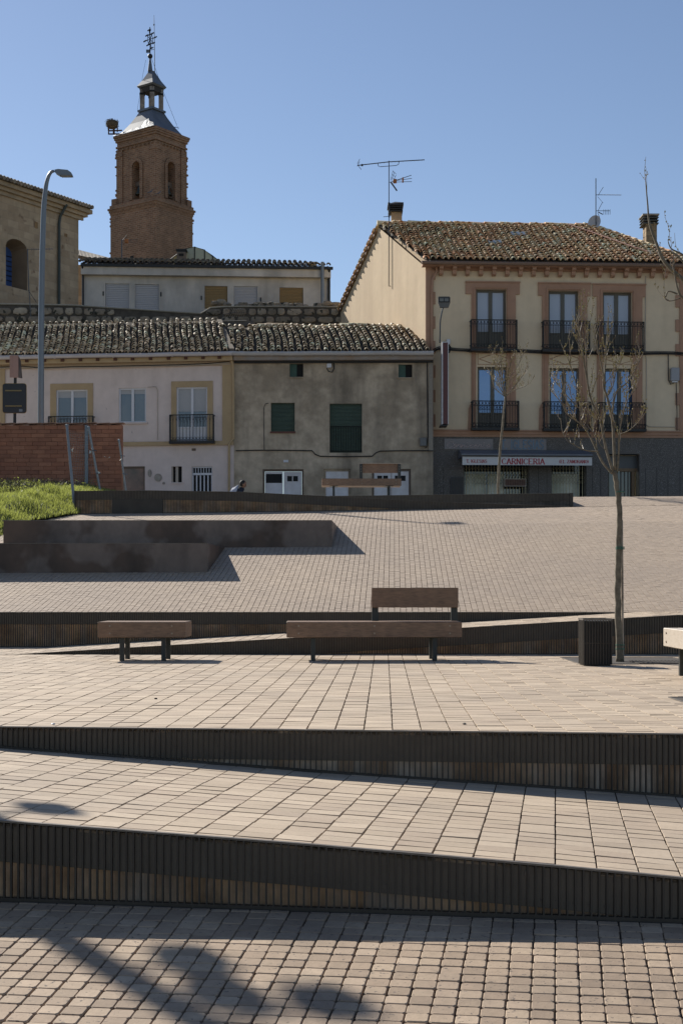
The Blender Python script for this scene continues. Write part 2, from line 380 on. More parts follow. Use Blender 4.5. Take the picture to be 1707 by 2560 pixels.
mb = MB(); mb.box(5.8,5.9,YB-.03,YB+.04,2.03,2.415); mb.box(5.872,5.9,YB+.04,YC+.3,1.98,2.41)
tt = thing('wall_end','dark steel end plate closing the upper steel-bar wall on the right','wall end',(5.85,YB,2.03)); mb.build('plate', m_steel, tt)
# ramp surface behind the wedge wall
mb = MB()
ks = [-6.4,-4.7,-2.45,-.27,2.47,5.5]
for a, b in zip(ks, ks[1:]): mb.face([(a,YA-.0,lerp_list(A_TOP,a)-.004),(b,YA-.0,lerp_list(A_TOP,b)-.004),(b,YB+.04,min(lerp_list(A_TOP,b),2.33)-.002),(a,YB+.04,min(lerp_list(A_TOP,a),2.33)-.002)])
mb.face([(5.5,YA,1.95),(5.87,YA,1.96),(5.87,YB+.02,2.06),(5.5,YB+.02,2.06)])
structure(mb.build('upper_ramp', m_street, recalc=False))
# left end of the top wedge wall
tt = thing('wall_end','dark left end panel of the top wedge wall beside the grass','wall end',(-6.42,YA,1.6)); mb = MB(); mb.box(-6.43,-6.4,YA-.02,YB,1.5,2.335); mb.box(-5.52,-4.3,YA-.03,YA-.016,1.79,2.13); mb.build('plate', m_steel, tt)
# ---- corroded plate blocks set in the slope
def plate_block(label, X0, X1, Yf, ztop, depth):
    t = thing('seating_block', label, 'seating block', ((X0+X1)/2, Yf, z_slope(X1, Yf)), 'steel-plated blocks set into the slope')
    k = math.tan(al2)
    zb = min(z_slope(X0, Yf), z_slope(X1, Yf))-.25
    mb = MB(); mb.box(X0, X1, Yf, Yf+.012, zb, ztop); mb.build('front_plate', m_block, t)
    mb = MB(); A = (X1+.0015, Yf+.001); B = (X1+k*depth, Yf+depth)
    mb.f.append([mb.pt(p) for p in ((*A,zb),(*B,zb+depth*.19),(*B,ztop-.001),(*A,ztop-.001))]); mb.f.append([mb.pt(p) for p in ((A[0]-.012,A[1],zb),(B[0]-.012,B[1],zb+depth*.19),(B[0]-.012,B[1],ztop-.001),(A[0]-.012,A[1],ztop-.001))][::-1]); mb.build('end_plate', m_block, t, recalc=False)
    mb = MB(); mb.f.append([mb.pt(p) for p in ((X0,Yf+.012,ztop-.003),(X1-.011,Yf+.012,ztop-.003),(X1+k*depth-.011,Yf+depth,ztop-.003),(X0,Yf+depth,ztop-.003))]); mb.build('top', m_woodl, t, recalc=False)
    mb = MB(); mb.box(X0,X1,Yf-.003,Yf+.002,ztop-.007,ztop+.0015); mb.build('edge_bar', m_edge, t)
plate_block('long rust-brown plated block higher up the slope, its plate patched with grey stains', -6.6, -.19, 27.8, 1.317, 3.0)
plate_block('shorter rust-brown plated block lower on the slope, running out of the picture on the left', -10.5, -2.37, 25.2, .787, 3.0)
# ================================================================ FURNITURE
def bench(label, loc, rot, length, back=None, group='timber benches on steel legs', depth=.72, beh=False, nbolt=3, ht=.488, wood=None):
    t = thing('park_bench', label, 'bench', (0,0,0), group); L2 = length/2; zt, zb = ht, ht-.193
    nb = 5; bw = depth/nb
    for i in range(nb):
        mb = MB(); mb.bbox(-L2, L2, i*bw+.002, (i+1)*bw-.003, zb, zt, .006); mb.build('seat_beam', wood or m_wood, t)
    mb = MB(); mb.box(-L2+.02, L2-.02, .03, depth-.03, zt-.004, zt-.001)
    for s in (-1, 1):
        for y in (.12, .58):
            mb = MB(); X = s*(L2-.285 if length < 1.5 else L2-.33); mb.box(X-.028, X+.028, y-.028, y+.028, 0, zb+.001); mb.build('leg', m_leg, t)
    for s in (-1, 1):
        X = s*(L2-.285 if length < 1.5 else L2-.33); mb = MB(); mb.box(X-.11, X+.11, .05, depth-.05, zb-.008, zb-.0005); mb.build('leg_plate', m_leg, t)
    ys = [(-.006,)] if not beh else [(-.006,)]
    xs_ = [-L2+.15, 0, L2-.15] if nbolt == 3 else [-L2+.15, L2-.17]
    for x in xs_:
        for z in (zb+.05, zt-.05):
            mb = MB(); mb.prism([(x+.011*cos(k*pi/4), z+.011*sin(k*pi/4)) for k in range(8)], 'y', -.006, .004); mb.build('bolt', m_bolt, t)
    if back:
        x0, x1, front = back          # board in front of posts as seen from local -y, or behind them
        yb = .52 if front else .2
        zt2 = zt+.425; zb2 = zt2-.253
        mb = MB(); mb.bbox(x0, x1, yb, yb+.045, zb2, zt2, .004) if front else mb.bbox(x0+.085, x1-.085, yb+.03, yb+.07, zb2, zt2, .004); mb.build('backrest', m_wood, t)
        for a in (x0+.005, x1-.088):
            mb = MB(); y0 = yb+.05 if front else yb-.03; mb.box(a, a+.083, y0, y0+.05, zb+.02, zt2-.01); mb.build('backrest_post', m_leg, t)
            if not front:
                for k in range(3): mb = MB(); mb.box(a+.032,a+.048,y0-.006,y0,zt2-.09-.07*k,zt2-.075-.07*k); mb.build('bolt', m_bolt, t)
        if not front:
            mb = MB(); mb.box(x0, x1, yb-.03, yb+.075, zt2-.004, zt2+.008); mb.build('top_cap', m_woodl, t)
    t.location = loc; t.rotation_euler = (0, 0, rot); return t
def bx_at(px, Y): return (px-CX)*Y/F
bench('short backless timber bench on four dark legs, left of the longer bench', (bx_at(354.5,17.66), 17.66, ZT), 0, 1.09, nbolt=2)
bench('long timber bench with a backrest over its right half, in the middle of the terrace', (bx_at(935.8,17.68), 17.68, ZT), radians(1.5), 2.18, back=(-.01, 1.10, True))
bench('long timber bench seen from behind at the top of the slope before the grey house', (bx_at(903.5,39.2), 39.0, 2.505), radians(1.2), 2.18, back=(-.06, 1.09, False))
bench('sunlit timber bench turned sideways, cut by the right edge of the picture', (3.41, 14.01, ZT), radians(-90), 2.18, wood=mat('sunlit_wood', (.52,.45,.37), .45, var=.08, bscale=25, streak=((.35,.27,.2), 9, 8, .4)))  # paler wood colour stands in for the sun glare on this bench
# litter bin
t = thing('litter_bin', 'dark square litter bin with upright ribs beside the tree', 'litter bin', (bx_at(1493,16.6), 16.6, ZT)); X0, X1, Yb0 = 2.815, 3.16, 16.6; zt = ZT+.555
mb = MB(); mb.box(X0+.02, X1-.02, Yb0+.02, Yb0+.33, ZT+.01, zt-.03); mb.build('body', m_binb, t)
mb = MB()
for q in ((X0,X1,Yb0,Yb0+.02),(X0,X1,Yb0+.33,Yb0+.35),(X0,X0+.02,Yb0+.02,Yb0+.33),(X1-.02,X1,Yb0+.02,Yb0+.33)): mb.box(*q, zt-.022, zt)
mb.build('rim', m_edge, t)
for i in range(11):
    x = X0+.012+i*(X1-X0-.024)/10; mb = MB(); mb.box(x-.005, x+.005, Yb0, Yb0+.022, ZT+.015, zt-.022); mb.build('rib', m_steel, t)
    y = Yb0+.03+i*.29/10
    for xx in (X0, X1-.02): mb = MB(); mb.box(xx, xx+.02, y-.005, y+.005, ZT+.015, zt-.022); mb.build('rib', m_steel, t)
mb = MB(); mb.box(X0+.006, X1-.006, Yb0+.004, Yb0+.018, ZT+.26, ZT+.272); mb.build('cross_band', m_steel, t)
for s in (X0+.02, X1-.06): mb = MB(); mb.box(s, s+.04, Yb0+.05, Yb0+.3, ZT+.0, ZT+.012); mb.build('foot', m_steel, t)
# tree pits with grates
def tree_pit(label, x0, x1, y0, y1_, gx0, gx1, gy0, gy1):
    t = thing('tree_grate', label, 'tree grate', ((x0+x1)/2, (y0+y1_)/2, ZT))
    mb = MB(); mb.box(x0, x1, y0, y1_, ZT-.02, ZT+.004); mb.build('soil', m_soil, t)
    mb = MB()
    for q in ((x0,x1,y0-.012,y0),(x0,x1,y1_,y1_+.012),(x0-.012,x0,y0-.012,y1_+.012),(x1,x1+.012,y0-.012,y1_+.012)): mb.box(*q, ZT-.03, ZT+.010)
    mb.build('frame', m_edge, t)
    n = int((gx1-gx0)/.045)
    for i in range(n+1):
        x = gx0+i*.045; mb = MB(); mb.box(x, x+.018, gy0, gy1, ZT+.0045, ZT+.016); mb.build('bar', m_steel, t)
    mb = MB()
    for y in (gy0, (gy0+gy1)/2, gy1-.02): mb.box(gx0, gx1, y, y+.02, ZT+.0045, ZT+.0155)
    mb.build('cross_bar', m_steel, t)
tree_pit('square tree pit with a steel bar grate at the foot of the front tree', 2.85, 4.3, 16.95, 18.5, 3.55, 4.3, 16.95, 17.6)
tree_pit('second tree pit cut by the right edge, nearer the camera', 2.72, 4.1, 10.6, 11.8, 2.75, 4.1, 10.6, 10.95)
# ================================================================ TREES
def smooth_path(pts, n=3):
    out = []; P = [Vector(p) for p in pts]
    for i in range(len(P)-1):
        p0 = P[max(i-1,0)]; p1 = P[i]; p2 = P[i+1]; p3 = P[min(i+2,len(P)-1)]
        for k in range(n):
            t = k/n; out.append(.5*((2*p1)+(-p0+p2)*t+(2*p0-5*p1+4*p2-p3)*t*t+(-p0+3*p1-3*p2+p3)*t**3))
    out.append(P[-1]); return out
def twigs_on(tw, bd, path, rng, dens, lmin, lmax, base_r, budr, up=.55, start=.25, level=0):
    n = len(path)
    for i in range(1, n):
        if i/n < start: continue
        seg = path[i]-path[i-1]
        cnt = int(seg.length*dens+rng.random())
        for _ in range(cnt):
            p = path[i-1]+seg*rng.random()
            d = Vector((rng.uniform(-1,1), rng.uniform(-1,1), rng.uniform(-.1,1)+up)).normalized(); d = (d+seg.normalized()*.5).normalized()
            l = rng.uniform(lmin, lmax); m = p+d*l*.5+Vector((rng.uniform(-.1,.1),rng.uniform(-.1,.1),rng.uniform(-.02,.1)))*l
            e = p+d*l+Vector((0,0,.25*l))
            q = smooth_path([p, m, e], 3)
            tw.tube(q, base_r, 4, base_r*.45, cap=False)
            for k in range(1, len(q)):
                if rng.random() < .5:
                    c = q[k]+Vector((rng.uniform(-1,1),rng.uniform(-1,1),rng.uniform(-.3,1)))*budr*.8; bd_add(bd, c, budr*rng.uniform(.5,1.2), rng)
            if level < 1: twigs_on(tw, bd, q, rng, dens*.8, lmin*.45, lmax*.45, base_r*.6, budr, up, .1, level+1)
def bd_add(bd, c, r, rng):
    o = len(bd.v); d = Vector((rng.uniform(-.5,.5), rng.uniform(-.5,.5), 1)).normalized()
    a = d.cross(Vector((1,0,0))).normalized()*r*.5; b = d.cross(a).normalized()*r*.5
    for q in (c-d*r, c+a, c+b, c-a, c-b, c+d*r): bd.v.append(tuple(q))
    for f in ((0,1,2),(0,2,3),(0,3,4),(0,4,1),(5,2,1),(5,3,2),(5,4,3),(5,1,4)): bd.f.append([o+i for i in f])
def make_tree(label, loc, trunk, limbs, Yc, seed, dens=9, lmin=.1, lmax=.38, tr=(.042,.029), lr=.018, wig=.35, stake=False, budr=.014, twr=.0035, group='young bare street trees'):
    rng = random.Random(seed)
    t = thing('young_tree', label, 'tree', loc, group)
    mb = MB(); pt_ = smooth_path(trunk, 5)
    pt_ = [p+Vector((rng.uniform(-.006,.006),0,0)) for p in pt_]
    mb.tube(pt_, lambda s: tr[0]+(tr[1]-tr[0])*s+.012*max(0,1-s*12)+rng.uniform(-.0015,.0015), 10); mb.build('trunk', m_bark, t, smooth=True)
    tw = MB(); bd = MB()
    for k, (pts, r0) in enumerate(limbs):
        a = rng.uniform(-1,1)*wig; n = len(pts)
        q = smooth_path([(p[0], p[1]+a*(i/(n-1)), p[2]) for i, p in enumerate(pts)], 5)
        mb = MB(); mb.tube(q, r0*lr, 6, .0035); mb.build('branch', m_bark, t, smooth=True)
        twigs_on(tw, bd, q, rng, dens, lmin, lmax, twr, budr)
    o = tw.build('twigs', m_twig, t, recalc=False); o['kind'] = 'stuff'
    o = bd.build('buds', m_bud, t, recalc=False); o['kind'] = 'stuff'
    return t
def zp(L, Y): return [W3(1380+.2126*x, 780+.2126*y, Y) for x, y in L]
YT = 17.5
limbs = [([(705,1900),(600,1770),(540,1640),(480,1500),(420,1380),(330,1280),(200,1180),(140,1050),(20,900)],1),
 ([(715,1880),(640,1640),(600,1450),(560,1250),(480,1090),(430,930),(410,750),(395,450),(400,250),(460,70)],1.15),
 ([(735,1850),(725,1500),(710,1250),(650,980),(615,850),(640,650),(665,300),(690,20)],1.25),
 ([(760,1880),(775,1650),(775,1430),(810,1230),(870,1030),(980,900)],.9),
 ([(700,1200),(740,950),(850,850),(950,690),(1040,480)],.7),
 ([(430,930),(370,650),(320,350),(280,130),(350,40)],.65),
 ([(540,1640),(400,1620),(290,1560),(200,1490),(150,1380),(140,1230)],.5),
 ([(620,850),(540,500),(480,260),(500,150)],.55),
 ([(790,1440),(900,1390),(1020,1270)],.4),([(560,1230),(510,1270),(400,1190)],.45),([(650,980),(740,800),(780,520)],.5),
 ([(480,1090),(400,1060),(330,1110),(240,1010),(150,880),(50,740)],.5),([(420,1380),(330,1290),(300,1000),(210,700),(170,600)],.45),
 ([(870,1030),(900,930),(1000,840)],.35),([(640,1640),(560,1560),(470,1420),(430,1320)],.3)]
tr_ = make_tree('nearest young tree, bare with small yellow buds and a slim stake, beside the litter bin', W3(1548,1655,YT),
  [W3(1549,1657,YT), W3(1545,1550,YT), W3(1543,1450,YT), W3(1546,1350,YT), W3(1547,1270,YT), W3(1541,1215,YT), W3(1534,1178,YT)],
  [(zp(l, YT), r) for l, r in limbs], YT, 3, dens=14, lmax=.3, twr=.0042)
mb = MB(); mb.tube([W3(1556,1655,YT+.08), W3(1553,1300,YT+.06)], .016, 8); mb.build('stake', m_twig, tr_)
for y in (1612,1622,1368,1372,1230): mb = MB(); p = W3(1549,y,YT); mb.lathe((p[0],p[1],p[2]-.006), [(.058,0),(.058,.012)], 10); mb.build('tie', m_tie, tr_)
# small tree on the upper terrace
YS = 42.0
def rl(pts): return [W3(x, y, YS) for x, y in pts]
sm = [([(1262,992),(1245,960),(1225,930)],1),([(1262,992),(1255,950),(1250,900),(1257,880)],1.2),([(1262,992),(1268,940),(1278,900),(1285,882)],1.2),([(1262,992),(1290,960),(1312,930),(1322,915)],1),
      ([(1262,992),(1285,975),(1312,965),(1323,955)],.8),([(1262,992),(1240,975),(1224,960)],.8),([(1268,950),(1290,920),(1302,895)],.7),([(1255,950),(1240,915),(1236,895)],.7),([(1262,992),(1272,955),(1295,935)],.8),([(1262,992),(1253,965),(1243,925),(1240,905)],.8)]
make_tree('small slender tree at the top of the slope in front of the butcher shop', W3(1247,1262,YS), rl([(1244,1265),(1245,1200),(1250,1120),(1257,1050),(1262,990)]), [(rl(l), r) for l, r in sm], YS, 9,
          dens=13, lmin=.12, lmax=.38, tr=(.045,.028), lr=.018, wig=.4, budr=.02, twr=.005)
# tree off to the right whose branches reach in
YR = 11.4
def rr(pts): return [W3(x, y, YR) for x, y in pts]
rt = [([(1910,860),(1800,770),(1707,700),(1660,655),(1640,610),(1622,560),(1617,510),(1612,455)],1.2),([(1910,860),(1860,800),(1765,790),(1707,750),(1692,735),(1680,690),(1676,640)],1),
      ([(1800,770),(1740,700),(1690,640),(1655,630)],.7),([(1692,735),(1670,728),(1663,742),(1660,738)],.4),([(1800,770),(1735,690),(1712,640),(1680,620),(1672,600)],.7),([(1910,900),(1960,700),(1990,500),(2000,350)],1.3),
      ([(1910,860),(1900,650),(1880,450),(1890,300)],1.2),([(1707,700),(1680,680),(1658,650),(1652,630)],.5),([(1700,745),(1675,750),(1664,738)],.3)]
make_tree('tree standing just past the right edge, its budding branches reaching in beside the brick chimney', W3(1915,1754,YR), rr([(1915,1754),(1912,1400),(1910,1100),(1910,860)]), [(rr(l), r) for l, r in rt], YR, 21,
          dens=6, lmin=.06, lmax=.2, wig=.12, budr=.011, twr=.003)
# ================================================================ LAMPS
m_pole = mat('galvanised_pole', (.17,.19,.21), .45, metal=.4, var=.06, bscale=6)
m_lampglass = mat('lamp_glass', (.25,.25,.24), .25, var=0)
YL = 45.6
t = thing('street_lamp', 'tall grey street lamp with a curved arm, behind the brick wall', 'street lamp', W3(102,1260,YL))
mb = MB(); P = smooth_path([W3(102,1268,YL), W3(104.5,780,YL), W3(109,553,YL), W3(114,480,YL), W3(120,447,YL), W3(129,430,YL), W3(141,428,YL)], 6); mb.tube(P, lambda s: .105-.065*s, 10); mb.build('pole', m_pole, t, smooth=True)
mb = MB(); a = W3(139,429,YL); 
mb.prism([(a[0],a[2]+.03),(a[0]+.12,a[2]+.05),(a[0]+.42,a[2]+.02),(a[0]+.53,a[2]-.06),(a[0]+.56,a[2]-.15),(a[0]+.15,a[2]-.14),(a[0]+.02,a[2]-.06)], 'y', YL-.13, YL+.13); mb.build('lamp_head', m_pole, t)
mb = MB(); mb.box(a[0]+.2, a[0]+.53, YL-.1, YL+.1, a[2]-.165, a[2]-.141); mb.build('lens', m_lampglass, t)
# invented spotlight mast outside the picture, added to cast the shadow across the nearest setts
t = thing('shadow_mast', 'invented spotlight mast left of the picture, seen only by its shadow on the nearest setts', 'shadow caster', (-7.0, 13.8, ZT))
mb = MB(); mb.tube([(-7,13.8,ZT),(-7,13.8,7.0)], .085, 10, .085); mb.build('pole', m_pole, t)
for (x, y, z) in ((-6.72,13.95,4.87),(-6.54,14.0,5.25),(-6.8,13.9,5.1),(-6.75,14.1,4.45),(-7.2,14.0,3.9)):
    mb = MB(); mb.bbox(x-.12, x+.12, y-.08, y+.08, z-.1, z+.1, .03); mb.build('spotlight', m_pole, t)
    mb = MB(); mb.tube([(-7,13.8,z),(x,y,z)], .022, 6); mb.build('arm', m_pole, t)
# ================================================================ FACADES
class Fac:
    def __init__(s, px, Y0, deg):
        s.Y0 = Y0; s.X0 = (px-CX)*Y0/F; s.c = cos(radians(deg)); s.s = sin(radians(deg))
    def T(s, u, w, z): return (s.X0+u*s.c+w*s.s, s.Y0+u*s.s-w*s.c, z)   # w = towards the street
    def U(s, px, w=0):
        k = (px-CX)/F; x0 = s.X0+w*s.s; y0 = s.Y0-w*s.c; return (k*y0-x0)/(s.c-k*s.s)
    def Z(s, px, py, w=0): u = s.U(px, w); return (HY-py)/F*(s.Y0-w*s.c+u*s.s)
    def R(s, x0, x1, y0, y1, w=0):
        "picture rectangle (x0,x1,top,bottom) -> u0,u1,z0,z1"
        xm = (x0+x1)/2; return s.U(x0,w), s.U(x1,w), s.Z(xm,y1,w), s.Z(xm,y0,w)
    def mb(s): return MB(s.T)
def wall_open(mb, u0, u1, z0, z1, ops, depth=.22, w=0):
    us = sorted(set([u0,u1]+[min(max(v,u0),u1) for o in ops for v in o[:2]])); zs = sorted(set([z0,z1]+[min(max(v,z0),z1) for o in ops for v in o[2:4]]))
    for a, b in zip(us, us[1:]):
        for c, d in zip(zs, zs[1:]):
            m, n = (a+b)/2, (c+d)/2
            if b-a < 1e-6 or d-c < 1e-6 or any(o[0] < m < o[1] and o[2] < n < o[3] for o in ops): continue
            mb.face([(a,w,c),(b,w,c),(b,w,d),(a,w,d)])
    for a, b, c, d in [o[:4] for o in ops]:
        e = w-depth
        mb.face([(a,w,c),(a,w,d),(a,e,d),(a,e,c)]); mb.face([(b,w,c),(b,e,c),(b,e,d),(b,w,d)])
        mb.face([(a,w,d),(b,w,d),(b,e,d),(a,e,d)]); mb.face([(a,w,c),(a,e,c),(b,e,c),(b,w,c)])
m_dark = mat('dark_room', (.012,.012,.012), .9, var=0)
m_glassU = mat('glass_curtained', (.36,.39,.45), .12, var=0, spec=.6, coat=.3)
m_glassL = mat('glass_sky', (.06,.15,.33), .03, var=0, metal=.35, spec=1., coat=1., col2=(.12,.20,.33), scale=1.1, amt=.5)  # blue base colour stands in for the sky reflected in the panes
m_glassD = mat('glass_dark', (.03,.035,.04), .05, var=0, spec=.8)
m_iron = mat('wrought_iron', (.018,.018,.019), .5, metal=.3, var=.1)
m_white = mat('white_frame', (.6,.6,.62), .5, var=.05)
def window(fac, par, op, m_fr, m_gl, leaves=2, fw=.07, depth=.2, lower=0, m_low=None, blind=None, tr=0, name='window'):
    a, b, c, d = op; e = -depth
    mb = fac.mb(); t_ = .05
    mb.box(a, b, e-.02, e+t_, d-fw, d); mb.box(a, b, e-.02, e+t_, c, c+fw*.8)
    mb.box(a, a+fw, e-.02, e+t_, c+fw*.8, d-fw); mb.box(b-fw, b, e-.02, e+t_, c+fw*.8, d-fw)
    for k in range(1, leaves):
        m = a+(b-a)*k/leaves; mb.box(m-fw*.8, m+fw*.8, e-.018, e+t_+.008, c+fw*.8, d-fw)
    if lower: mb.box(a+fw, b-fw, e-.016, e+t_-.01, c+lower-.05, c+lower)
    wn = mb.build(name, m_fr, par)
    for k in range(leaves):
        p0 = a+(b-a)*k/leaves+fw*.8; p1 = a+(b-a)*(k+1)/leaves-fw*.8
        mb = fac.mb(); mb.box(p0, p1, e-.012, e+.004, c+max(lower, fw*.8), d-fw); mb.build('pane', m_gl, wn)
        if lower: mb = fac.mb(); mb.box(p0, p1, e-.014, e+.016, c+fw*.8, c+lower-.05); mb.build('kick_panel', m_low, wn)
        if blind: mb = fac.mb(); mb.box(p0, p1, e+.0045, e+.012, d-fw-blind[1]*(d-c), d-fw); mb.build('blind', blind[0], wn)
    return wn
def balcony(fac, par, x0, x1, yt, yb, proj=.42, style=0, slab=True):
    a, b, c, d = fac.R(x0, x1, yt, yb, proj); rt = .012; w0 = 0; w1 = proj
    mb = fac.mb(); H = d-c
    if slab: mb.box(a-.03, b+.03, .002, w1+.03, c-.02, c+.07); sl_ = mb.build('balcony_slab', m_iron if style != 2 else m_iron, par); c += .08
    mb = fac.mb(); tb = lambda p: mb.tube(p, rt, 5)
    def rail(z, r=.014):
        mb.tube([(a,w0,z),(a,w1,z)], r, 5); mb.tube([(a,w1,z),(b,w1,z)], r, 5); mb.tube([(b,w1,z),(b,w0,z)], r, 5)
    rail(d, .02); rail(c+.02); 
    if style != 1: rail(d-.16); rail(c+.16)
    n = max(4, int(round((b-a)/.125))); 
    for i in range(n+1):
        u = a+(b-a)*i/n; mb.tube([(u,w1,c),(u,w1,d)], .011 if 0 < i < n else .02, 5)
        if i < n:
            um = u+(b-a)/n/2; r_ = (b-a)/n*.38
            if style == 1: mb.tube([(u+ (b-a)/n*.0,w1,d-.22),(um,w1,d-.03),(u+(b-a)/n,w1,d-.22)], .008, 4)
            if style != 1: mb.tube([(um+r_*cos(k*pi/4), w1, d-.08+r_*sin(k*pi/4)) for k in range(9)], .008, 4); mb.tube([(um,w1,c+.16),(um,w1,d-.16)], .007, 4)
            mb.tube([(um+r_*cos(k*pi/4), w1, c+.09+r_*sin(k*pi/4)) for k in range(9)], .007, 4)
    for i in range(1, 3):
        for u in (a, b): mb.tube([(u,w1*i/3,c),(u,w1*i/3,d)], .011, 5)
    mb.build('railing', m_iron, par)
# ---------------------------------------------------------------- tiles
def tile_mesh(r0, r1, L, lift, seed, seg=6, th=.014):
    rg = random.Random(seed); V = []; Fc = []
    rings = [(r0, 0, lift), (r1, L, 0)]
    for rr_, y, zo in rings:
        for k in range(seg+1): a = pi*k/seg; V.append((-cos(a)*rr_, y+rg.uniform(-.004,.004), sin(a)*rr_*1.05+zo))
    for k in range(seg+1): a = pi*k/seg; V.append((-cos(a)*(r0-th), 0, sin(a)*(r0-th)*1.05+lift))
    for k in range(seg+1): a = pi*k/seg; V.append((-cos(a)*(r0-th), L*.4, sin(a)*(r0-th)*.9+lift*.6))
    n = seg+1
    for k in range(seg): Fc.append([k, k+1, n+k+1, n+k]); Fc.append([2*n+k, 2*n+k+1, k+1, k]); Fc.append([3*n+k, 3*n+k+1, 2*n+k+1, 2*n+k])
    return V, Fc
def tile_roof(par, O, du, dv, ulo, uhi, V_, step, wid, m_t, m_b, seed, nparts=300, r0=.1, wob=.02, miss=0., label=None):
    rg = random.Random(seed); O = Vector(O); du = Vector(du).normalized(); dv = Vector(dv).normalized(); nn = du.cross(dv).normalized()
    if nn.z < 0: nn = -nn
    var = [tile_mesh(r0*rg.uniform(.94,1.04), r0*.80, step*1.28, .055, seed+i) for i in range(4)]
    shared = []
    for V0, F0 in var: me = bpy.data.meshes.new('tile'); me.from_pydata(V0, [], F0); me.materials.append(m_t); me.polygons.foreach_set('use_smooth', [True]*len(me.polygons)); shared.append(me)
    # bed with concave channels
    umin = min(ulo(0), ulo(V_)); umax = max(uhi(0), uhi(V_)); i0 = int(math.floor(umin/wid)); i1 = int(math.ceil(umax/wid))
    mb = MB(); nv = 12
    for j in range(nv):
        va, vb = V_*j/nv, V_*(j+1)/nv; vm = (va+vb)/2; a = ulo(vm); b = uhi(vm)
        if b <= a: continue
        k = int((b-a)/(wid/4))+1
        for q in range(k):
            ua, ub = a+(b-a)*q/k, a+(b-a)*(q+1)/k
            h = lambda u: -.045*abs(sin(pi*(u/wid-.0)))**.8
            mb.face([tuple(O+du*ua+dv*va+nn*h(ua)), tuple(O+du*ub+dv*va+nn*h(ub)), tuple(O+du*ub+dv*vb+nn*h(ub)), tuple(O+du*ua+dv*vb+nn*h(ua))])
    roof = mb.build('roof', m_b, par, recalc=False)
    o0 = origin_of(roof); V = []; Fc = []; cnt = 0
    cells = [(i, j) for j in range(int(V_/step)+1) for i in range(i0, i1+1)]
    phase = {i: (rg.uniform(0,6), rg.uniform(.5,1.3), rg.uniform(-.5,.5)*step*.5) for i in range(i0, i1+1)}
    for i, j in cells:
        v = j*step+phase[i][2]*(1 if j else .2); 
        if v > V_-.1 or rg.random() < miss: continue
        u = i*wid+wob*sin(v*1.1+phase[i][0]*.25+i*.05)+rg.gauss(0,.006)
        if u < ulo(v)-.04 or u > uhi(v)+.02: continue
        s = rg.uniform(.95,1.06); rz = rg.gauss(0,.05)+wob*1.1*cos(v*1.1+phase[i][0]*.25+i*.05)*-1; rx = rg.gauss(0,.025)
        x_ = du*cos(rz)+dv*sin(rz); y_ = -du*sin(rz)+dv*cos(rz); y_ = (y_*cos(rx)+nn*sin(rx)); z_ = x_.cross(y_); 
        if z_.dot(nn) < 0: z_ = -z_
        p = O+du*u+dv*v+nn*(.004+rg.gauss(0,.005))
        M = Matrix(((x_.x*s,y_.x,z_.x*s,p.x),(x_.y*s,y_.y,z_.y*s,p.y),(x_.z*s,y_.z,z_.z*s,p.z),(0,0,0,1)))
        k = rg.randrange(4)
        if cnt < nparts:
            ob = bpy.data.objects.new('tile', shared[k]); sc.collection.objects.link(ob); ob.parent = roof
            M2 = M.copy(); M2.translation = p-o0; ob.matrix_local = M2
        else:
            b_ = len(V); V.extend(tuple(M @ Vector(q)-o0) for q in var[k][0]); Fc.extend([b_+q for q in f] for f in var[k][1])
        cnt += 1
    if V:
        me = bpy.data.meshes.new('tiles'); me.from_pydata(V, [], Fc); me.materials.append(m_t); me.polygons.foreach_set('use_smooth', [True]*len(me.polygons))
        ob = link('tiles', me, roof); ob['kind'] = 'stuff'
    return roof
m_tileG = mat('tile_old', (.3,.26,.2), .62, tones=[(0.900,0.663,0.422),(0.388,0.276,0.159),(0.745,0.543,0.319),(0.323,0.233,0.137),(0.810,0.592,0.365),(0.900,0.847,0.570),(0.486,0.353,0.205)], var=.12, bscale=18, speck=((.17,.15,.10), 3, .64))
m_tileR = mat('tile_red', (.4,.26,.17), .75, tones=[(0.900,0.697,0.381),(0.886,0.440,0.216),(0.900,0.827,0.533),(0.744,0.394,0.203),(0.900,0.636,0.343),(0.900,0.576,0.304)], var=.25, bscale=18, speck=((.2,.16,.11), 5, .66))
m_tileD = mat('tile_dark', (.2,.17,.12), .8, tones=[(.20,.165,.125),(.12,.10,.08),(.26,.215,.165),(.16,.135,.105)], var=.3, bscale=10)
m_tbed = mat('tile_bed', (.08,.065,.048), .95, var=.35, bscale=10)
# ================================================================ RIGHT HOUSE
m_crm = mat('cream_render', (.72,.58,.40), .9, col2=(.66,.53,.365), scale=.8, amt=.5, var=.05, bscale=10, streak=((.46,.36,.24), 1.2, .12, .4))
m_gable = mat('peach_render', (.60,.46,.30), .9, col2=(.54,.41,.26), scale=.7, amt=.6, var=.05, bscale=10, streak=((.40,.28,.18), 1.0, .08, .55))
m_ter = mat('terracotta_trim', (.42,.25,.165), .9, col2=(.37,.215,.14), scale=1.3, amt=.5, var=.08, bscale=10)
m_gran = mat('granite', (.125,.11,.098), .62, col2=(.09,.08,.07), scale=1.2, amt=.4, var=.0, speck=((.24,.225,.21), 45, .56), spec=.25)
m_bronze = mat('bronze_frame', (.10,.09,.072), .5, metal=.2, var=.05)
RF = Fac(1063, 54.0, 3.0)
HR = thing('three_storey_house', 'cream three-storey house with terracotta trim, balconies and a butcher shop on its granite ground floor', 'house', (RF.X0, RF.Y0, 2.5))
U = RF.U; UQ = U(1718)
ZE = RF.Z(1300, 656, .45)                 # eaves height
ZB = 2.45; zc0 = RF.Z(1300,1093); zc1 = RF.Z(1300,1077); zf = RF.Z(1300,679)
opU = [RF.R(1188.7,1265,723,868), RF.R(1369.5,1445.8,726.6,871), RF.R(1505.6,1578.6,730,874)]
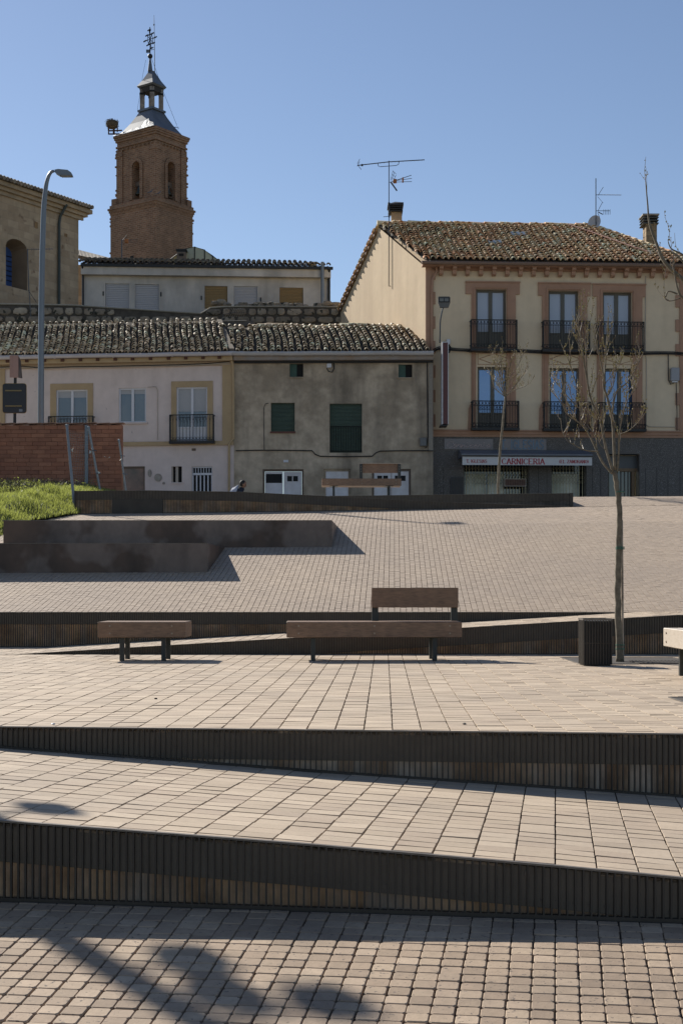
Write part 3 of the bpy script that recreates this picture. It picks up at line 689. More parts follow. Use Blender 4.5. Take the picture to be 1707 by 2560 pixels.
opL = [RF.R(1192.9,1271,917,1071), RF.R(1372.8,1450,920,1074), RF.R(1509.7,1589.4,921,1075)]
mb = RF.mb(); wall_open(mb, 0.0, UQ, zc1-.02, ZE-.1, opU+opL, .26); mb.build('wall', m_crm, HR, recalc=False)
# right side and rear walls
mb = RF.mb(); mb.face([(UQ,0,ZB),(UQ,-10.6,ZB),(UQ,-10.6,ZE),(UQ,0,ZE)]); mb.build('wall', m_crm, HR, recalc=False)
# gable wall along its own plan line
def GX(Y): return RF.X0-.32*(Y-54.0)
ridY = 59.2; zr = ZE+.5*(ridY-53.55)
gp = [(54.0,ZB),(54.0,ZE-.12),(ridY,zr-.1),(66.5,zr-.1-.5*(66.5-ridY)),(66.5,ZB)]
mb = MB(); mb.face([(GX(y),y,z) for y, z in gp]); mb.face([(GX(y)+.3,y,z) for y, z in gp][::-1]); mb.build('gable_wall', m_gable, HR, recalc=False)
mb = MB(); c_ = [(60.2,8.35),(60.2,8.9),(61.0,8.9),(61.0,8.35)]; mb.face([(GX(y)-.012,y,z) for y, z in c_]); mb.build('gable_opening', m_dark, HR, recalc=False)
# roof
d_in = 5.55
Oe = RF.T(0, .5, ZE+.03); dv = Vector(RF.T(0,-1,.5))-Vector(RF.T(0,0,0)); Vlen = d_in*sqrt(1.25)
uR1 = U(1473, -5.2); uR0 = U(1742, .5)
ulo = lambda v: -.12-.263*(v/sqrt(1.25)-.5); uhi = lambda v: uR0+(uR1-uR0)*min(1, v/Vlen)
tile_roof(HR, Oe, Vector(RF.T(1,0,0))-Vector(RF.T(0,0,0)), dv, ulo, uhi, Vlen, .34, .235, m_tileR, m_tbed, 5, 300, .102, .012)
# rear slope and hip closed
rr0 = Vector(RF.T(ulo(Vlen), .5-d_in, ZE+.03+d_in*.5)); rr1 = Vector(RF.T(uR1, .5-d_in, ZE+.03+d_in*.5)); he = Vector(RF.T(uR0, .5, ZE+.03))
mb = MB(); mb.face([tuple(rr0), tuple(rr1), (rr1.x+2.5,rr1.y+7.5,rr1.z-3.75), (GX(66.7)-.15,66.7,rr0.z-.5*(66.7-rr0.y))]); mb.face([tuple(rr1), tuple(he), (he.x+.3,he.y+11,he.z), (rr1.x+2.5,rr1.y+7.5,rr1.z-3.75)])
mb.build('rear_roof', m_tileR, HR, recalc=False)
# verge tiles on the rear rake and fascia under them
for i in range(22):
    y = ridY+.1+i*.34; z = rr0.z-.5*(y-rr0.y)+.02; x = GX(y)-.1
    mb = MB(); mb.prism([(x-.13,z-.09),(x-.06,z+.04),(x+.1,z+.05),(x+.16,z-.09)], 'y', y, y+.42)
    o = mb.build('verge_tile', m_tileR, HR)
mb = MB(); mb.f.append([mb.pt(p) for p in ((GX(ridY)-.1,ridY,rr0.z-.06),(GX(66.6)-.1,66.6,rr0.z-.06-.5*(66.6-ridY)),(GX(66.6)-.1,66.6,rr0.z-.3-.5*(66.6-ridY)),(GX(ridY)-.1,ridY,rr0.z-.3))]); mb.build('rake_board', mat('brown_board', (.16,.085,.05), .8, var=.2), HR, recalc=False)
for i in range(14):                                 # ridge tiles
    p = rr0.lerp(rr1, i/14); q = rr0.lerp(rr1, (i+1.15)/14); mb = MB(); h = .01*(i % 3)
    mb.tube([(p.x,p.y,p.z+.02+h),(q.x,q.y,q.z+.0+h)], .12, 8, .105); mb.build('ridge_tile', m_tileR, HR)
for i in range(16):
    p = rr1.lerp(he, i/16); q = rr1.lerp(he, (i+1.15)/16); mb = MB(); mb.tube([(p.x,p.y,p.z+.03),(q.x,q.y,q.z+.05)], .10, 8, .12); mb.build('hip_tile', m_tileR, HR)
# eaves: gutter, fascia, frieze and corbels
mb = RF.mb(); mb.box(-.15, UQ+.5, .02, .42, ZE-.14, ZE-.05); mb.build('eaves_board', m_ter, HR)
mb = RF.mb(); n_ = 8
mb.tube([(-.2,.52,ZE-.06),(uR0,.52,ZE-.06)], .07, 8); mb.build('gutter', mat('gutter_brown', (.2,.125,.085), .6, var=.1), HR)
mb = RF.mb(); mb.box(-.002, UQ, .004, .05, zf, ZE-.141); mb.build('frieze', m_ter, HR)
for i in range(21):
    u = U(1102.5+33*i, .2)
    if u > UQ-.2: break
    mb = RF.mb(); zt_ = ZE-.142; mb.prism([(.051,zt_),(.37,zt_),(.37,zt_-.09),(.25,zt_-.13),(.23,zt_-.26),(.12,zt_-.31),(.051,zt_-.31)], 'x', u-.075, u+.075); mb.build('corbel', m_ter, HR)
# quoins
mb = RF.mb(); mb.box(.002, U(1077), .004, .07, zc1, zf-.003); mb.build('corner_strip', m_ter, HR)
k = 0; py = 669.
while py < 1066:
    a, b, c, d = RF.R(1077, 1087.5, py, py+30.5); mb = RF.mb(); mb.box(a+.001, b, .004, .05, c, d); mb.build('quoin', m_ter, HR)
    a, b, c, d = RF.R(1687, 1697, py+8, py+38); mb = RF.mb(); mb.box(a, b-.001, .004, .05, c, d); mb.build('quoin', m_ter, HR); py += 61.2
mb = RF.mb(); mb.box(U(1697), UQ, .004, .06, zc1, zf-.003); mb.build('corner_strip', m_ter, HR)
# surrounds
upo = [((1163,1298,704,736),(1177.6,1288)), ((1343.9,1474.7,706.8,740),(1354,1466)), ((1480,1612,709.7,742),(1491,1604))]
for i in range(3):
    (ex0,ex1,ey0,ey1),(jx0,jx1) = upo[i]; a,b,c,d = opU[i]; xm = (ex0+ex1)/2
    E = RF.R(ex0,ex1,ey0,ey1); J0, J1 = U(jx0), U(jx1); zb = opL[i][3]
    zbot = RF.Z(xm, 880)
    mb = RF.mb(); w_ = .055
    mb.prism([(E[0],E[3]),(E[1],E[3]),(E[1],E[2]),(J1,E[2]),(J1,zbot),(b,zbot),(b,d),(a,d),(a,zbot),(J0,zbot),(J0,E[2]),(E[0],E[2])][::-1], 'y', .003, w_)
    s = mb.build('window_surround', m_ter, HR)
    mb = RF.mb()                                    # raised inner moulding
    for q in ((a-.09,a-.04,zbot,d+.09),(b+.04,b+.09,zbot,d+.09)): mb.box(q[0],q[1],w_+.001,w_+.03,q[2],q[3])
    mb.box(a-.04,b+.04,w_+.001,w_+.03,d+.04,d+.09); 
    mb.box(E[0]-.02,E[1]+.02,w_+.001,w_+.04,E[3]-.05,E[3]); mb.build('moulding', m_ter, s)
    # strips between the storeys and down to the cornice
    zl = RF.Z(xm, 1076)
    for q0, q1 in ((J0,a),(b,J1)):
        mb = RF.mb(); mb.box(q0, q1, .003, .05, zl+.002, zbot-.003); mb.build('pilaster_strip', m_ter, HR)
        mb = RF.mb(); mb.box((q0+q1)/2-.03, (q0+q1)/2+.03, .051, .075, zl+.3, zbot-.003); mb.build('moulding', m_ter, HR)
    f0 = RF.Z(xm, 1015)
    for sgn, q in ((-1,J0),(1,J1)):
        mb = RF.mb(); pl = [(q,zl),(q,f0+.08),(q+sgn*.05,f0+.05),(q+sgn*.11,f0-.1),(q+sgn*.13,zl)]; mb.prism(pl, 'y', .003, .045); mb.build('flared_foot', m_ter, HR)
    # panel with diamond
    P0 = RF.R(jx0+16, jx1-12, 883, 912); a0,b0,c0,d0 = P0; zc_, uc_ = (c0+d0)/2, (a0+b0)/2
    mb = RF.mb(); g = .018
    for q in ((a0,b0,c0,c0+g),(a0,b0,d0-g,d0),(a0,a0+g,c0+g,d0-g),(b0-g,b0,c0+g,d0-g)): mb.box(q[0],q[1],.003,.02,q[2],q[3])
    for s0 in (-1,1):
        for s1 in (-1,1): mb.tube([(uc_,.012,zc_+s0*(d0-zc_)*.92),(uc_+s1*(b0-uc_)*.92,.012,zc_)], .012, 4)
    mb.build('diamond_panel', m_ter, HR)
    window(RF, HR, opU[i], m_bronze, m_glassU, 2, .09, .22, .62, m_bronze)
    window(RF, HR, opL[i], m_bronze, m_glassL, 2, .09, .22, .62, m_bronze)
    mb = RF.mb(); mb.box(a, b, -.01, .06, c-.08, c); mb.build('sill', m_ter, HR)
for q in ((1177.6,1291.5,799.7,876),(1357.9,1473,802.5,878),(1494.5,1608.5,805,879),(1180.5,1296,1002.7,1074),(1360,1476.6,1004.7,1076),(1497,1613,1006.8,1077)):
    balcony(RF, HR, *q)
# cornice band
mb = RF.mb(); mb.box(.0, UQ, .003, .10, zc0+.1, zc1-.03); mb.box(-.002, UQ+.01, .003, .15, zc1-.029, zc1+.02); mb.box(-.001, UQ, .003, .06, zc0, zc0+.099); mb.build('string_course', m_ter, HR)
# ground floor
s1 = RF.R(1157.7,1322,1150,1290); s2 = RF.R(1376,1464.4,1150,1290); dr = RF.R(1518.7,1597,1135,1295)
ops = [(s1[0],s1[1],ZB+.05,s1[3]),(s2[0],s2[1],ZB+.05,s2[3]),(dr[0],dr[1],ZB+.02,dr[3])]
mb = RF.mb(); wall_open(mb, .0, UQ, ZB, zc0+.01, ops, .55, .02); mb.build('granite_wall', m_gran, HR, recalc=False)
mb = RF.mb(); zj = RF.Z(1300,1214)
for q in (1108,1345,1366,1480,1500,1612,1640,1668,1698): 
    u = U(q); mb.box(u-.006, u+.006, .0205, .0235, ZB, RF.Z(q,1170) if q > 1100 else zc0)
mb.build('slab_joint', m_dark, HR)
m_display = mat('shop_display', (.85,.84,.72), .8, col2=(.5,.52,.42), scale=1.6, amt=.9, var=.2, bscale=14)
m_grill = mat('brass_grille', (.36,.31,.19), .45, metal=.5, var=.1)
for (a,b,c,d), parts_, nm in ((ops[0], ((1170,1215),(1224,1262)), 'shop_window'), (ops[1], ((1379,1450),), 'shop_window')):
    mb = RF.mb(); mb.face([(a,-.53,c),(b,-.53,c),(b,-.53,d),(a,-.53,d)]); sw = mb.build(nm, m_glassD, HR, recalc=False)
    for x0, x1 in parts_:
        p = RF.R(x0, x1, 1183, 1236); mb = RF.mb(); mb.box(p[0],p[1],-.5,-.47,ZB+.3,p[3]); mb.build('display_panel', m_display, sw)
    mb = RF.mb()                                     # folding lattice grille
    n = int((b-a)/.115); 
    for i in range(n+1):
        u = a+(b-a)*i/n; mb.box(u-.009,u+.009,-.12,-.1,c+.02,d-.02)
    rows = 13; hh = (d-c-.1)/rows
    for i in range(n):
        u = a+(b-a)*i/n; v = a+(b-a)*(i+1)/n
        for r in range(rows):
            if 3 < r < 8 and True: continue
            z0 = c+.05+r*hh; mb.tube([(u,-.095,z0),(v,-.095,z0+hh)], .006, 3, cap=False); mb.tube([(v,-.09,z0),(u,-.09,z0+hh)], .006, 3, cap=False)
    mb.build('lattice_grille', m_grill, sw)
    mb = RF.mb()
    for q in ((a,a+.05),(b-.05,b)): mb.box(q[0],q[1],-.14,-.08,c,d)
    mb.box(a+.05,b-.05,-.14,-.08,d-.05,d); mb.build('frame', m_bronze, sw)
p = RF.R(1310,1322,1165,1240); mb = RF.mb(); mb.box(p[0],p[1],-.2,-.16,ZB+.1,p[3]); mb.build('shop_post', m_bronze, HR)
# entrance door
a,b,c,d = ops[2]; zt_ = RF.Z(1558,1169); zt2 = RF.Z(1558,1177)
mb = RF.mb(); mb.box(a,b,-.42,-.36,zt_,d-.03); mb.build('door_transom', mat('transom_grey', (.06,.063,.07), .4, var=.1), HR)
mb = RF.mb(); mb.box(a,b,-.40,-.33,zt2,zt_-.001); mb.box(U(1583),U(1590),-.40,-.3,c,zt2); mb.box(a,a+.08,-.40,-.3,c,zt2); mb.build('door_frame', mat('varnished_frame', (.17,.1,.045), .5, var=.15), HR)
mb = RF.mb(); mb.box(a+.08,U(1583),-.46,-.44,c,zt2); dd = mb.build('door', m_glassD, HR)
for x in (1527,1549,1558,1567,1576,1582): mb = RF.mb(); u = U(x); mb.box(u-.016,u+.016,-.43,-.4,c+.02,zt2-.01); mb.build('door_bar', m_bronze, dd)
# small things on the front wall, still parts of the house
mb = RF.mb(); p = RF.R(1126,1157,1192,1234); n=9
mb.box(p[0],p[1],.021,.09,ZB+.1,p[3]); vb = mb.build('metal_cabinet', mat('cabinet_grey', (.04,.038,.04), .5, var=.1), HR)
for i in range(1,n): mb = RF.mb(); u = p[0]+(p[1]-p[0])*i/n; mb.box(u-.008,u+.008,.0905,.105,ZB+.15,p[3]-.04); mb.build('cabinet_rib', m_steel, vb)
m_pvc = mat('cream_pipe', (.42,.36,.29), .6, var=.05); m_cable = mat('black_cable', (.012,.012,.013), .6, var=0)
mb = RF.mb(); q = [(U(1612),.03,RF.Z(1612,y)) for y in (690,780,880)]+[(U(1614),.03,RF.Z(1614,y)) for y in (900,1000,1062)]+[(U(1620),.03,RF.Z(1620,1067)),(U(1690),.03,RF.Z(1690,1068))]; mb.tube(q, .017, 5); mb.build('conduit', m_pvc, HR)
mb = RF.mb(); mb.tube([(U(1090),.1,RF.Z(1090,666)),(U(1091),.12,RF.Z(1091,680)),(U(1080),.12,RF.Z(1080,700)),(U(1078),.12,RF.Z(1078,740)),(U(1078),.12,RF.Z(1078,1070))], .05, 6); mb.build('downpipe', m_ter, HR)
ck = random.Random(4)
for j, (r_, off) in enumerate(((.028,0),(.02,.05),(.016,-.045))):
    mb = RF.mb(); pts = [(U(x),.06+.02*j,RF.Z(x,y)+off+ck.uniform(-.015,.015)) for x, y in ((1064,878),(1078,880),(1096,872),(1126,873.5),(1150,876),(1185,878),(1240,880),(1300,879),(1360,882),(1420,884),(1480,884),(1540,886),(1605,884),(1640,883),(1680,884),(1714,886))]
    mb.tube(pts, r_, 5); mb.build('wall_cable', m_cable, HR)
mb = RF.mb(); mb.tube([(U(1668),.06,RF.Z(1668,885)),(U(1669),.06,RF.Z(1669,950)),(U(1674),.06,RF.Z(1674,961)),(U(1682),.06,RF.Z(1682,958))], .02, 5); mb.tube([(U(1688),.06,RF.Z(1688,957)),(U(1690),.06,RF.Z(1690,1030)),(U(1690),.06,RF.Z(1690,1090))], .016, 5); mb.build('wall_cable', m_cable, HR)
p = RF.R(1672.7,1694,921,954); mb = RF.mb(); mb.bbox(p[0],p[1],.03,.2,p[2],p[3],.02); mb.build('meter_box', mat('box_grey', (.3,.3,.31), .5, var=.05), HR)
p = RF.R(1676,1690,948,957); mb = RF.mb(); mb.box(p[0],p[1],.06,.16,p[2],p[3]); mb.build('junction_box', m_white, HR)
p = RF.R(1115,1124,849,862); mb = RF.mb(); mb.bbox(p[0],p[1],.03,.14,p[2],p[3],.02); mb.build('alarm_box', m_white, HR)
mb = RF.mb(); mb.tube([(U(1119),.08,RF.Z(1119,862)),(U(1125),.1,RF.Z(1125,870)),(U(1122),.1,RF.Z(1122,882)),(U(1112),.08,RF.Z(1112,880))], .03, 6); mb.build('cable_loop', m_cable, HR)
# roof lights in the right roof
def on_roof(px, py):
    "point on the front roof plane seen at this picture point"
    k = (px-CX)/F; m = (HY-py)/F; n0 = Vector(Oe); d1 = Vector(RF.T(1,0,0))-Vector(RF.T(0,0,0)); nr = d1.cross(dv.normalized()); ray = Vector((k,1,m)); t = n0.dot(nr)/ray.dot(nr); return ray*t
for x0, x1, y0, y1_ in ((1275,1315,587,594),(1222,1252,608,614)):
    q = [on_roof(x0,y1_),on_roof(x1,y1_),on_roof(x1+3,y0),on_roof(x0-3,y0)]; q = [p+Vector((0,-.02,.13)) for p in q]; mb = MB()
    A = [mb.pt(tuple(p)) for p in q]; B = [mb.pt(tuple(p-Vector((0,0,.15)))) for p in q]; mb.f += [A, B[::-1]]+[[A[i],A[(i+1)%4],B[(i+1)%4],B[i]] for i in range(4)]; mb.build('roof_light', mat('roof_light_glass', (.2,.21,.2), .25, var=.1), HR)
# hose along the roof
t = thing('roof_pipe', 'thin pink conduit lying down the right end of the red roof', 'pipe', tuple(on_roof(1417,573)))
mb = MB(); q = [tuple(on_roof(x,y)+Vector((0,-.05,.2))) for x, y in ((1417,573),(1470,590),(1530,612),(1580,630),(1618,642))]; mb.tube(q, .022, 5); mb.build('conduit', mat('pink_pipe', (.45,.22,.16), .6, var=.1), t)
e_ = Vector(q[-1]); mb = MB(); mb.tube([tuple(e_), (e_.x+.06,e_.y-.1,e_.z-.02), (e_.x+.08,e_.y-.2,e_.z-.3), (e_.x+.06,e_.y-.25,e_.z-.55), (e_.x-.05,e_.y-.1,e_.z-.8)], .03, 6); mb.build('white_end', m_pvc, t)
# chimneys: a thing each on the roof
def chimney(label, px0, px1, pyt, pyb, Y, dep, m_s, bands, cap, coursed=False, vis=None):
    x0, x1 = (px0-CX)*Y/F, (px1-CX)*Y/F; zt_ = (HY-pyt)*Y/F; zb_ = (HY-pyb)*Y/F
    t = thing('chimney', label, 'chimney', ((x0+x1)/2, Y, zb_)); mb = MB(); mb.box(x0, x1, Y, Y+dep, zb_-.6, zt_); mb.build('stack', m_s, t, uv=True)
    return t, x0, x1, zt_
m_stk = mat('render_stack', (.25,.2,.145), .9, var=.15, bscale=8)
t, x0, x1, zt_ = chimney('rendered chimney with a sooty black slatted cowl at the left end of the red roof', 978, 1004.5, 530, 578, 59.8, .5, m_stk, 0, 0)
mb = MB()
for i in range(3): mb.box(x0-.12, x1+.03, 59.66, 60.42, zt_+.0+i*.09, zt_+.035+i*.09)
mb.build('cowl_slat', m_iron, t); mb = MB()
for x in (x0-.08, x1-.02):
    for y in (59.7,60.35): mb.box(x, x+.03, y, y+.03, zt_-.1, zt_+.27)
mb.build('cowl_post', m_iron, t)
mb = MB(); a,b,c,d = x0-.16, x1+.06, 59.62, 60.46; e = zt_+.24; A = [mb.pt(p) for p in ((a,c,e),(b,c,e),(b,d,e),(a,d,e))]; B = [mb.pt(p) for p in ((a,c,e+.06),(b,c,e+.12),(b,d,e+.12),(a,d,e+.06))]; T_ = mb.pt(((a+b)/2,(c+d)/2,e+.26)); mb.f += [A[::-1]]+[[A[i],A[(i+1)%4],B[(i+1)%4],B[i]] for i in range(4)]+[[B[i],B[(i+1)%4],T_] for i in range(4)]; mb.build('cowl_cap', m_iron, t)
m_cbr = mat('tan_block', (.33,.235,.13), .9, col2=(.27,.185,.10), brick=dict(w=.42,h=.2,m=.012,mortar=(.16,.11,.07)), var=.2, bscale=25, bump=.03)
t, x0, x1, zt_ = chimney('tall tan block chimney with a stacked concrete cowl, right end of the red roof', 1614, 1641, 560, 645, 56.6, .62, m_cbr, 0, 0)
for i in range(3): mb = MB(); mb.bbox(x0-.13, x1+.07, 56.6-.07, 56.6+.72, zt_+.0+i*.115, zt_+.05+i*.115, .02); mb.build('cowl_slab', mat('cowl_concrete', (.09,.09,.085), .8, var=.2), t)
mb = MB(); mb.box(x0+.04, x1-.04, 56.66, 57.2, zt_, zt_+.345); mb.build('flue', m_dark, t)
mb = MB(); mb.bbox(x0-.15, x1+.08, 56.6-.09, 56.6+.74, zt_+.335, zt_+.40, .01); mb.build('cowl_cap', m_conc, t)
mb = MB(); mb.box(x0-.1, x1+.12, 56.45, 57.35, zt_-1.5, zt_-1.26); mb.build('flashing', mat('red_flashing', (.19,.05,.035), .6, var=.2), t)
# antennas
m_alu = mat('antenna_metal', (.07,.07,.075), .4, metal=.5, var=.1); m_org = mat('orange_plastic', (.35,.12,.03), .6)
def aerial(label, Y, mast, rods, extra=None, cat='antenna', mr=.02):
    a = W3(*mast[-1], Y); t = thing('tv_antenna', label, cat, a)
    mb = MB(); mb.tube([W3(x, y, Y) for x, y in mast], mr, 6); mb.build('mast', m_alu, t)
    for k, (r, pts, dy) in enumerate(rods):
        mb = MB(); mb.tube([(W3(x, y, Y)[0], Y+dy, W3(x, y, Y)[2]) for x, y in pts], r, 4); mb.build('boom' if r > .012 else 'rod', m_alu, t)
    return t
def elements(t, Y, p0, p1, n, half, vert=0, r=.006, tilt=.0):
    a = Vector(W3(*p0, Y)); b = Vector(W3(*p1, Y)); mb = MB()
    for i in range(n):
        c = a.lerp(b, i/(n-1)); mb.tube([tuple(c+Vector((-tilt,-half*(1-vert),-half*vert-.02))), tuple(c+Vector((tilt,half*(1-vert),half*vert+.02)))], r, 4)
    o = mb.build('elements', m_alu, t); return o
YA1 = 57.7
t = aerial('tall television antenna with a long boom and orange grid antenna above the sunlit gable', YA1, [(972,402),(972,560),(971.5,716)],
  [(.02,[(893,413),(972,404),(1061,399)],.03),(.013,[(944,407),(946,415),(950,416),(990,413),(996,410),(997,403)],.04),(.01,[(893,412),(899,400)],-.15),(.01,[(893,412),(899,400)],.2),(.01,[(894,413),(903,424)],.0),
   (.013,[(972,456),(985,453),(992,450),(1028,438)],0),(.011,[(992,451),(1029,446)],0),(.011,[(992,455),(1029,454)],0),
   (.008,[(976,452),(982,428)],-.1),(.008,[(978,452),(986,430)],.0),(.008,[(984,450),(990,435)],.1),(.008,[(982,428),(990,435)],0),(.008,[(980,436),(988,442)],0),(.008,[(978,444),(986,447)],0),(.03,[(977,456),(985,467),(992,477)],0),
   (.012,[(975,541),(958,542)],0),(.02,[(980,560),(981,640),(980,700),(982,716),(974,714)],.06)])
elements(t, YA1, (912,411), (1055,400), 16, .14)
mb = MB(); a = W3(984,453,YA1); mb.bbox(a[0]-.03,a[0]+.12,YA1-.06,YA1+.06,a[2]-.08,a[2]+.08,.02); a = W3(1006,450,YA1); mb.bbox(a[0]-.02,a[0]+.04,YA1-.05,YA1+.05,a[2]-.1,a[2]+.1,.01); mb.build('antenna_head', m_org, t)
mb = MB(); a = W3(972,509,YA1); mb.lathe((a[0],a[1],a[2]-.06), [(.05,0),(.05,.1)], 8); a = W3(905,412.5,YA1); mb.bbox(a[0]-.04,a[0]+.04,YA1-.05,YA1+.05,a[2]-.04,a[2]+.03,.01); mb.build('clamp', m_iron, t)
YA2 = 59.0
t = aerial('television mast with two small antennas and a grey satellite dish on the red roof', YA2, [(1488.5,446),(1488.5,580)],
  [(.012,[(1488,487),(1552,487.5)],0),(.01,[(1495,487),(1508,466)],.1),(.007,[(1494,490),(1508,506)],.1),(.012,[(1489,527),(1524,527)],0),(.01,[(1494,527),(1506,504)],.1),(.01,[(1494,530),(1499,542)],.1),(.02,[(1494,530),(1506,536)],0)])
elements(t, YA2, (1508,487), (1550,487.5), 14, .05, .0, .012); elements(t, YA2, (1508,530), (1524,530), 5, .09, 1., .008)
mb = MB(); c = Vector(W3(1484.5,556,YA2)); rg_ = []
ax = Vector((-.45,-.85,.25)).normalized(); e1 = ax.cross(Vector((0,0,1))).normalized(); e2 = e1.cross(ax)
rings = []
for q, (r_, dpt) in enumerate(((.02,-.07),(.15,-.055),(.27,0.))): rings.append([mb.pt(tuple(c+e1*cos(2*pi*k/20)*r_*1.02+e2*sin(2*pi*k/20)*r_*1.22-ax*dpt*-1)) for k in range(20)])
for A, B in zip(rings, rings[1:]):
    for k in range(20): mb.f.append([A[k], A[(k+1)%20], B[(k+1)%20], B[k]])
mb.f.append(rings[0]); mb.build('satellite_dish', mat('dish_grey', (.5,.47,.46), .5, var=.05), t, smooth=True)
# ---- wall lamp and shop signs
YW = 52.9
t = thing('wall_lamp', 'small street lamp on a bent bracket on the left corner of the cream house', 'street lamp', W3(1099,856,YW))
mb = MB(); mb.tube(smooth_path([W3(1107,769,YW-.6),W3(1103,785,YW-.5),W3(1100,805,YW-.3),W3(1099.5,830,YW),W3(1099,856,YW+.6)],4), .03, 6); mb.build('bracket', m_pole, t, smooth=True)
a = W3(1109.5,769,YW-.7); mb = MB(); h = .40
mb.prism([(a[0]-.16,a[2]),(a[0]+.16,a[2]),(a[0]+.225,a[2]+.17),(a[0]+.225,a[2]+h-.04),(a[0]+.19,a[2]+h),(a[0]-.2,a[2]+h),(a[0]-.225,a[2]+h-.06),(a[0]-.225,a[2]+.17)], 'y', YW-.75, YW-.62); mb.build('lamp_head', mat('lamp_grey', (.11,.105,.095), .5), t)
mb = MB(); mb.box(a[0]-.2,a[0]+.2,YW-.77,YW-.751,a[2]+.185,a[2]+h-.04); mb.build('bezel', m_iron, t)
for s in (-.17,.01): mb = MB(); mb.box(a[0]+s,a[0]+s+.15,YW-.78,YW-.771,a[2]+.215,a[2]+h-.07); mb.build('lens', mat('lens_grey', (.13,.13,.12), .3), t)
# projecting sign seen edge-on
t = thing('projecting_sign', 'tall narrow dark red sign with white edges fixed edge-on beside the butcher shop', 'sign', W3(1110,1067,53.2))
a = W3(1105,1062,53.3); b = W3(1117,860,53.3)
mb = MB(); mb.box(a[0],b[0],53.0,53.7,a[2],b[2]); mb.build('sign_face', mat('dark_red_sign', (.10,.018,.016), .4, var=.15), t)
mb = MB(); 
for q in ((a[0]-.035,a[0]-.001),(b[0]+.001,b[0]+.025)): mb.box(q[0],q[1],52.95,53.75,a[2]-.02,b[2]+.03)
mb.box(a[0],b[0],52.98,53.72,b[2]+.001,b[2]+.03); mb.build('white_edge', mat('sign_white', (.55,.55,.56), .4), t)
mb = MB(); mb.box(a[0]-.1,b[0]-.02,53.0,53.6,a[2]-.08,a[2]-.03); mb.build('bracket', m_iron, t)
# ---- lettering
GL = {'A':[[(0,0),(.5,1),(1,0)],[(.22,.35),(.78,.35)]],'C':[[(.95,.8),(.75,.97),(.4,1),(.1,.8),(0,.5),(.1,.2),(.4,0),(.75,.03),(.95,.2)]],'E':[[(.9,1),(.1,1),(.1,0),(.9,0)],[(.1,.52),(.7,.52)]],
 'G':[[(.95,.8),(.75,.97),(.4,1),(.1,.8),(0,.5),(.1,.2),(.4,0),(.75,.03),(.92,.15),(.92,.45),(.6,.45)]],'I':[[(.5,0),(.5,1)]],'L':[[(.1,1),(.1,0),(.9,0)]],'M':[[(.05,0),(.1,1),(.5,.2),(.9,1),(.95,0)]],
 'N':[[(.08,0),(.08,1),(.92,0),(.92,1)]],'O':[[(.5,1),(.15,.85),(0,.5),(.15,.15),(.5,0),(.85,.15),(1,.5),(.85,.85),(.5,1)]],'R':[[(.1,0),(.1,1),(.65,1),(.85,.85),(.85,.65),(.65,.5),(.1,.5)],[(.5,.5),(.95,0)]],
 'S':[[(.9,.85),(.6,1),(.25,.95),(.1,.75),(.3,.55),(.7,.45),(.9,.25),(.7,.03),(.35,0),(.08,.15)]],'T':[[(.5,0),(.5,1)],[(0,1),(1,1)]],'Z':[[(.05,1),(.95,1),(.05,0),(.95,0)]],'.':[[(.1,0),(.1,.06)]],'(':[[(.7,1.1),(.3,.8),(.3,.2),(.7,-.1)]],')':[[(.3,1.1),(.7,.8),(.7,.2),(.3,-.1)]]}
SERIF = set('AEILMNRTZ')
def lettering(fac, par, text, u0, u1, z0, z1, w, m_, bold=.16, serif=True, name='letter'):
    adv = sum(.45 if ch in 'I.()' else (.5 if ch == ' ' else 1) for ch in text); cw = (u1-u0)/adv; H = z1-z0; u = u0
    for ch in text:
        k = .45 if ch in 'I.()' else (.5 if ch == ' ' else 1)
        if ch != ' ':
            mb = fac.mb(); gw = cw*k*.8; ox = u+cw*k*.1
            for st in GL[ch]:
                for (ax, ay), (bx, by) in zip(st, st[1:]):
                    if ch == 'I': ax = bx = .5
                    vert = abs(by-ay) > abs(bx-ax)*.9; hw = H*bold*(.5 if vert or not serif else .22)
                    A = Vector((ox+ax*gw, z0+ay*H)); B = Vector((ox+bx*gw, z0+by*H)); d_ = (B-A)
                    if d_.length < 1e-6: continue
                    d_.normalize(); n_ = Vector((-d_.y, d_.x))*hw; e = d_*hw*.6
                    pts = [A-n_-e, B-n_+e, B+n_+e, A+n_-e]; mb.prism([(p.x, p.y) for p in pts], 'y', w, w+.006)
            if serif and ch in SERIF:
                for st in GL[ch]:
                    for (x, y) in (st[0], st[-1]):
                        if y in (0, 1):
                            cx_ = ox+(.5 if ch == 'I' else x)*gw; zz = z0 if y == 0 else z1-H*.07; mb.box(cx_-H*.14, cx_+H*.14, w+.0062, w+.009, zz, zz+H*.07)
            mb.build(name, m_, par)
        u += cw*k
m_awn = mat('awning_metal', (.12,.13,.155), .4, var=.08); m_val = mat('awning_valance', (.58,.56,.54), .6, var=.06); m_redl = mat('red_letters', (.36,.03,.04), .6, var=0)
WA = 1.0
AF = Fac(1063, 54.0, 3.0)
t = thing('shop_awning', 'grey boxed awning with a white valance lettered CARNICERIA over the shop front', 'awning', AF.T(AF.U(1315), 0, AF.Z(1315,1150)))
a = AF.R(1155,1478.7,1143.8,1163,WA); tp = AF.Z(1315,1129.6,.3)
a = (a[0],a[1],a[2],a[3])
mb = AF.mb(); mb.prism([(.021,tp+.06),(.3,tp+.06),(WA+.04,a[3]+.13),(WA+.04,a[3]+.02),(.021,a[3]+.02)], 'x', a[0]-.03, a[1]+.03); mb.build('hood', m_awn, t)
mb = AF.mb(); mb.box(a[0]-.02,a[1]+.02,WA+.041,WA+.06,a[3]+.03,a[3]+.075); mb.build('gutter_lip', m_steel, t)
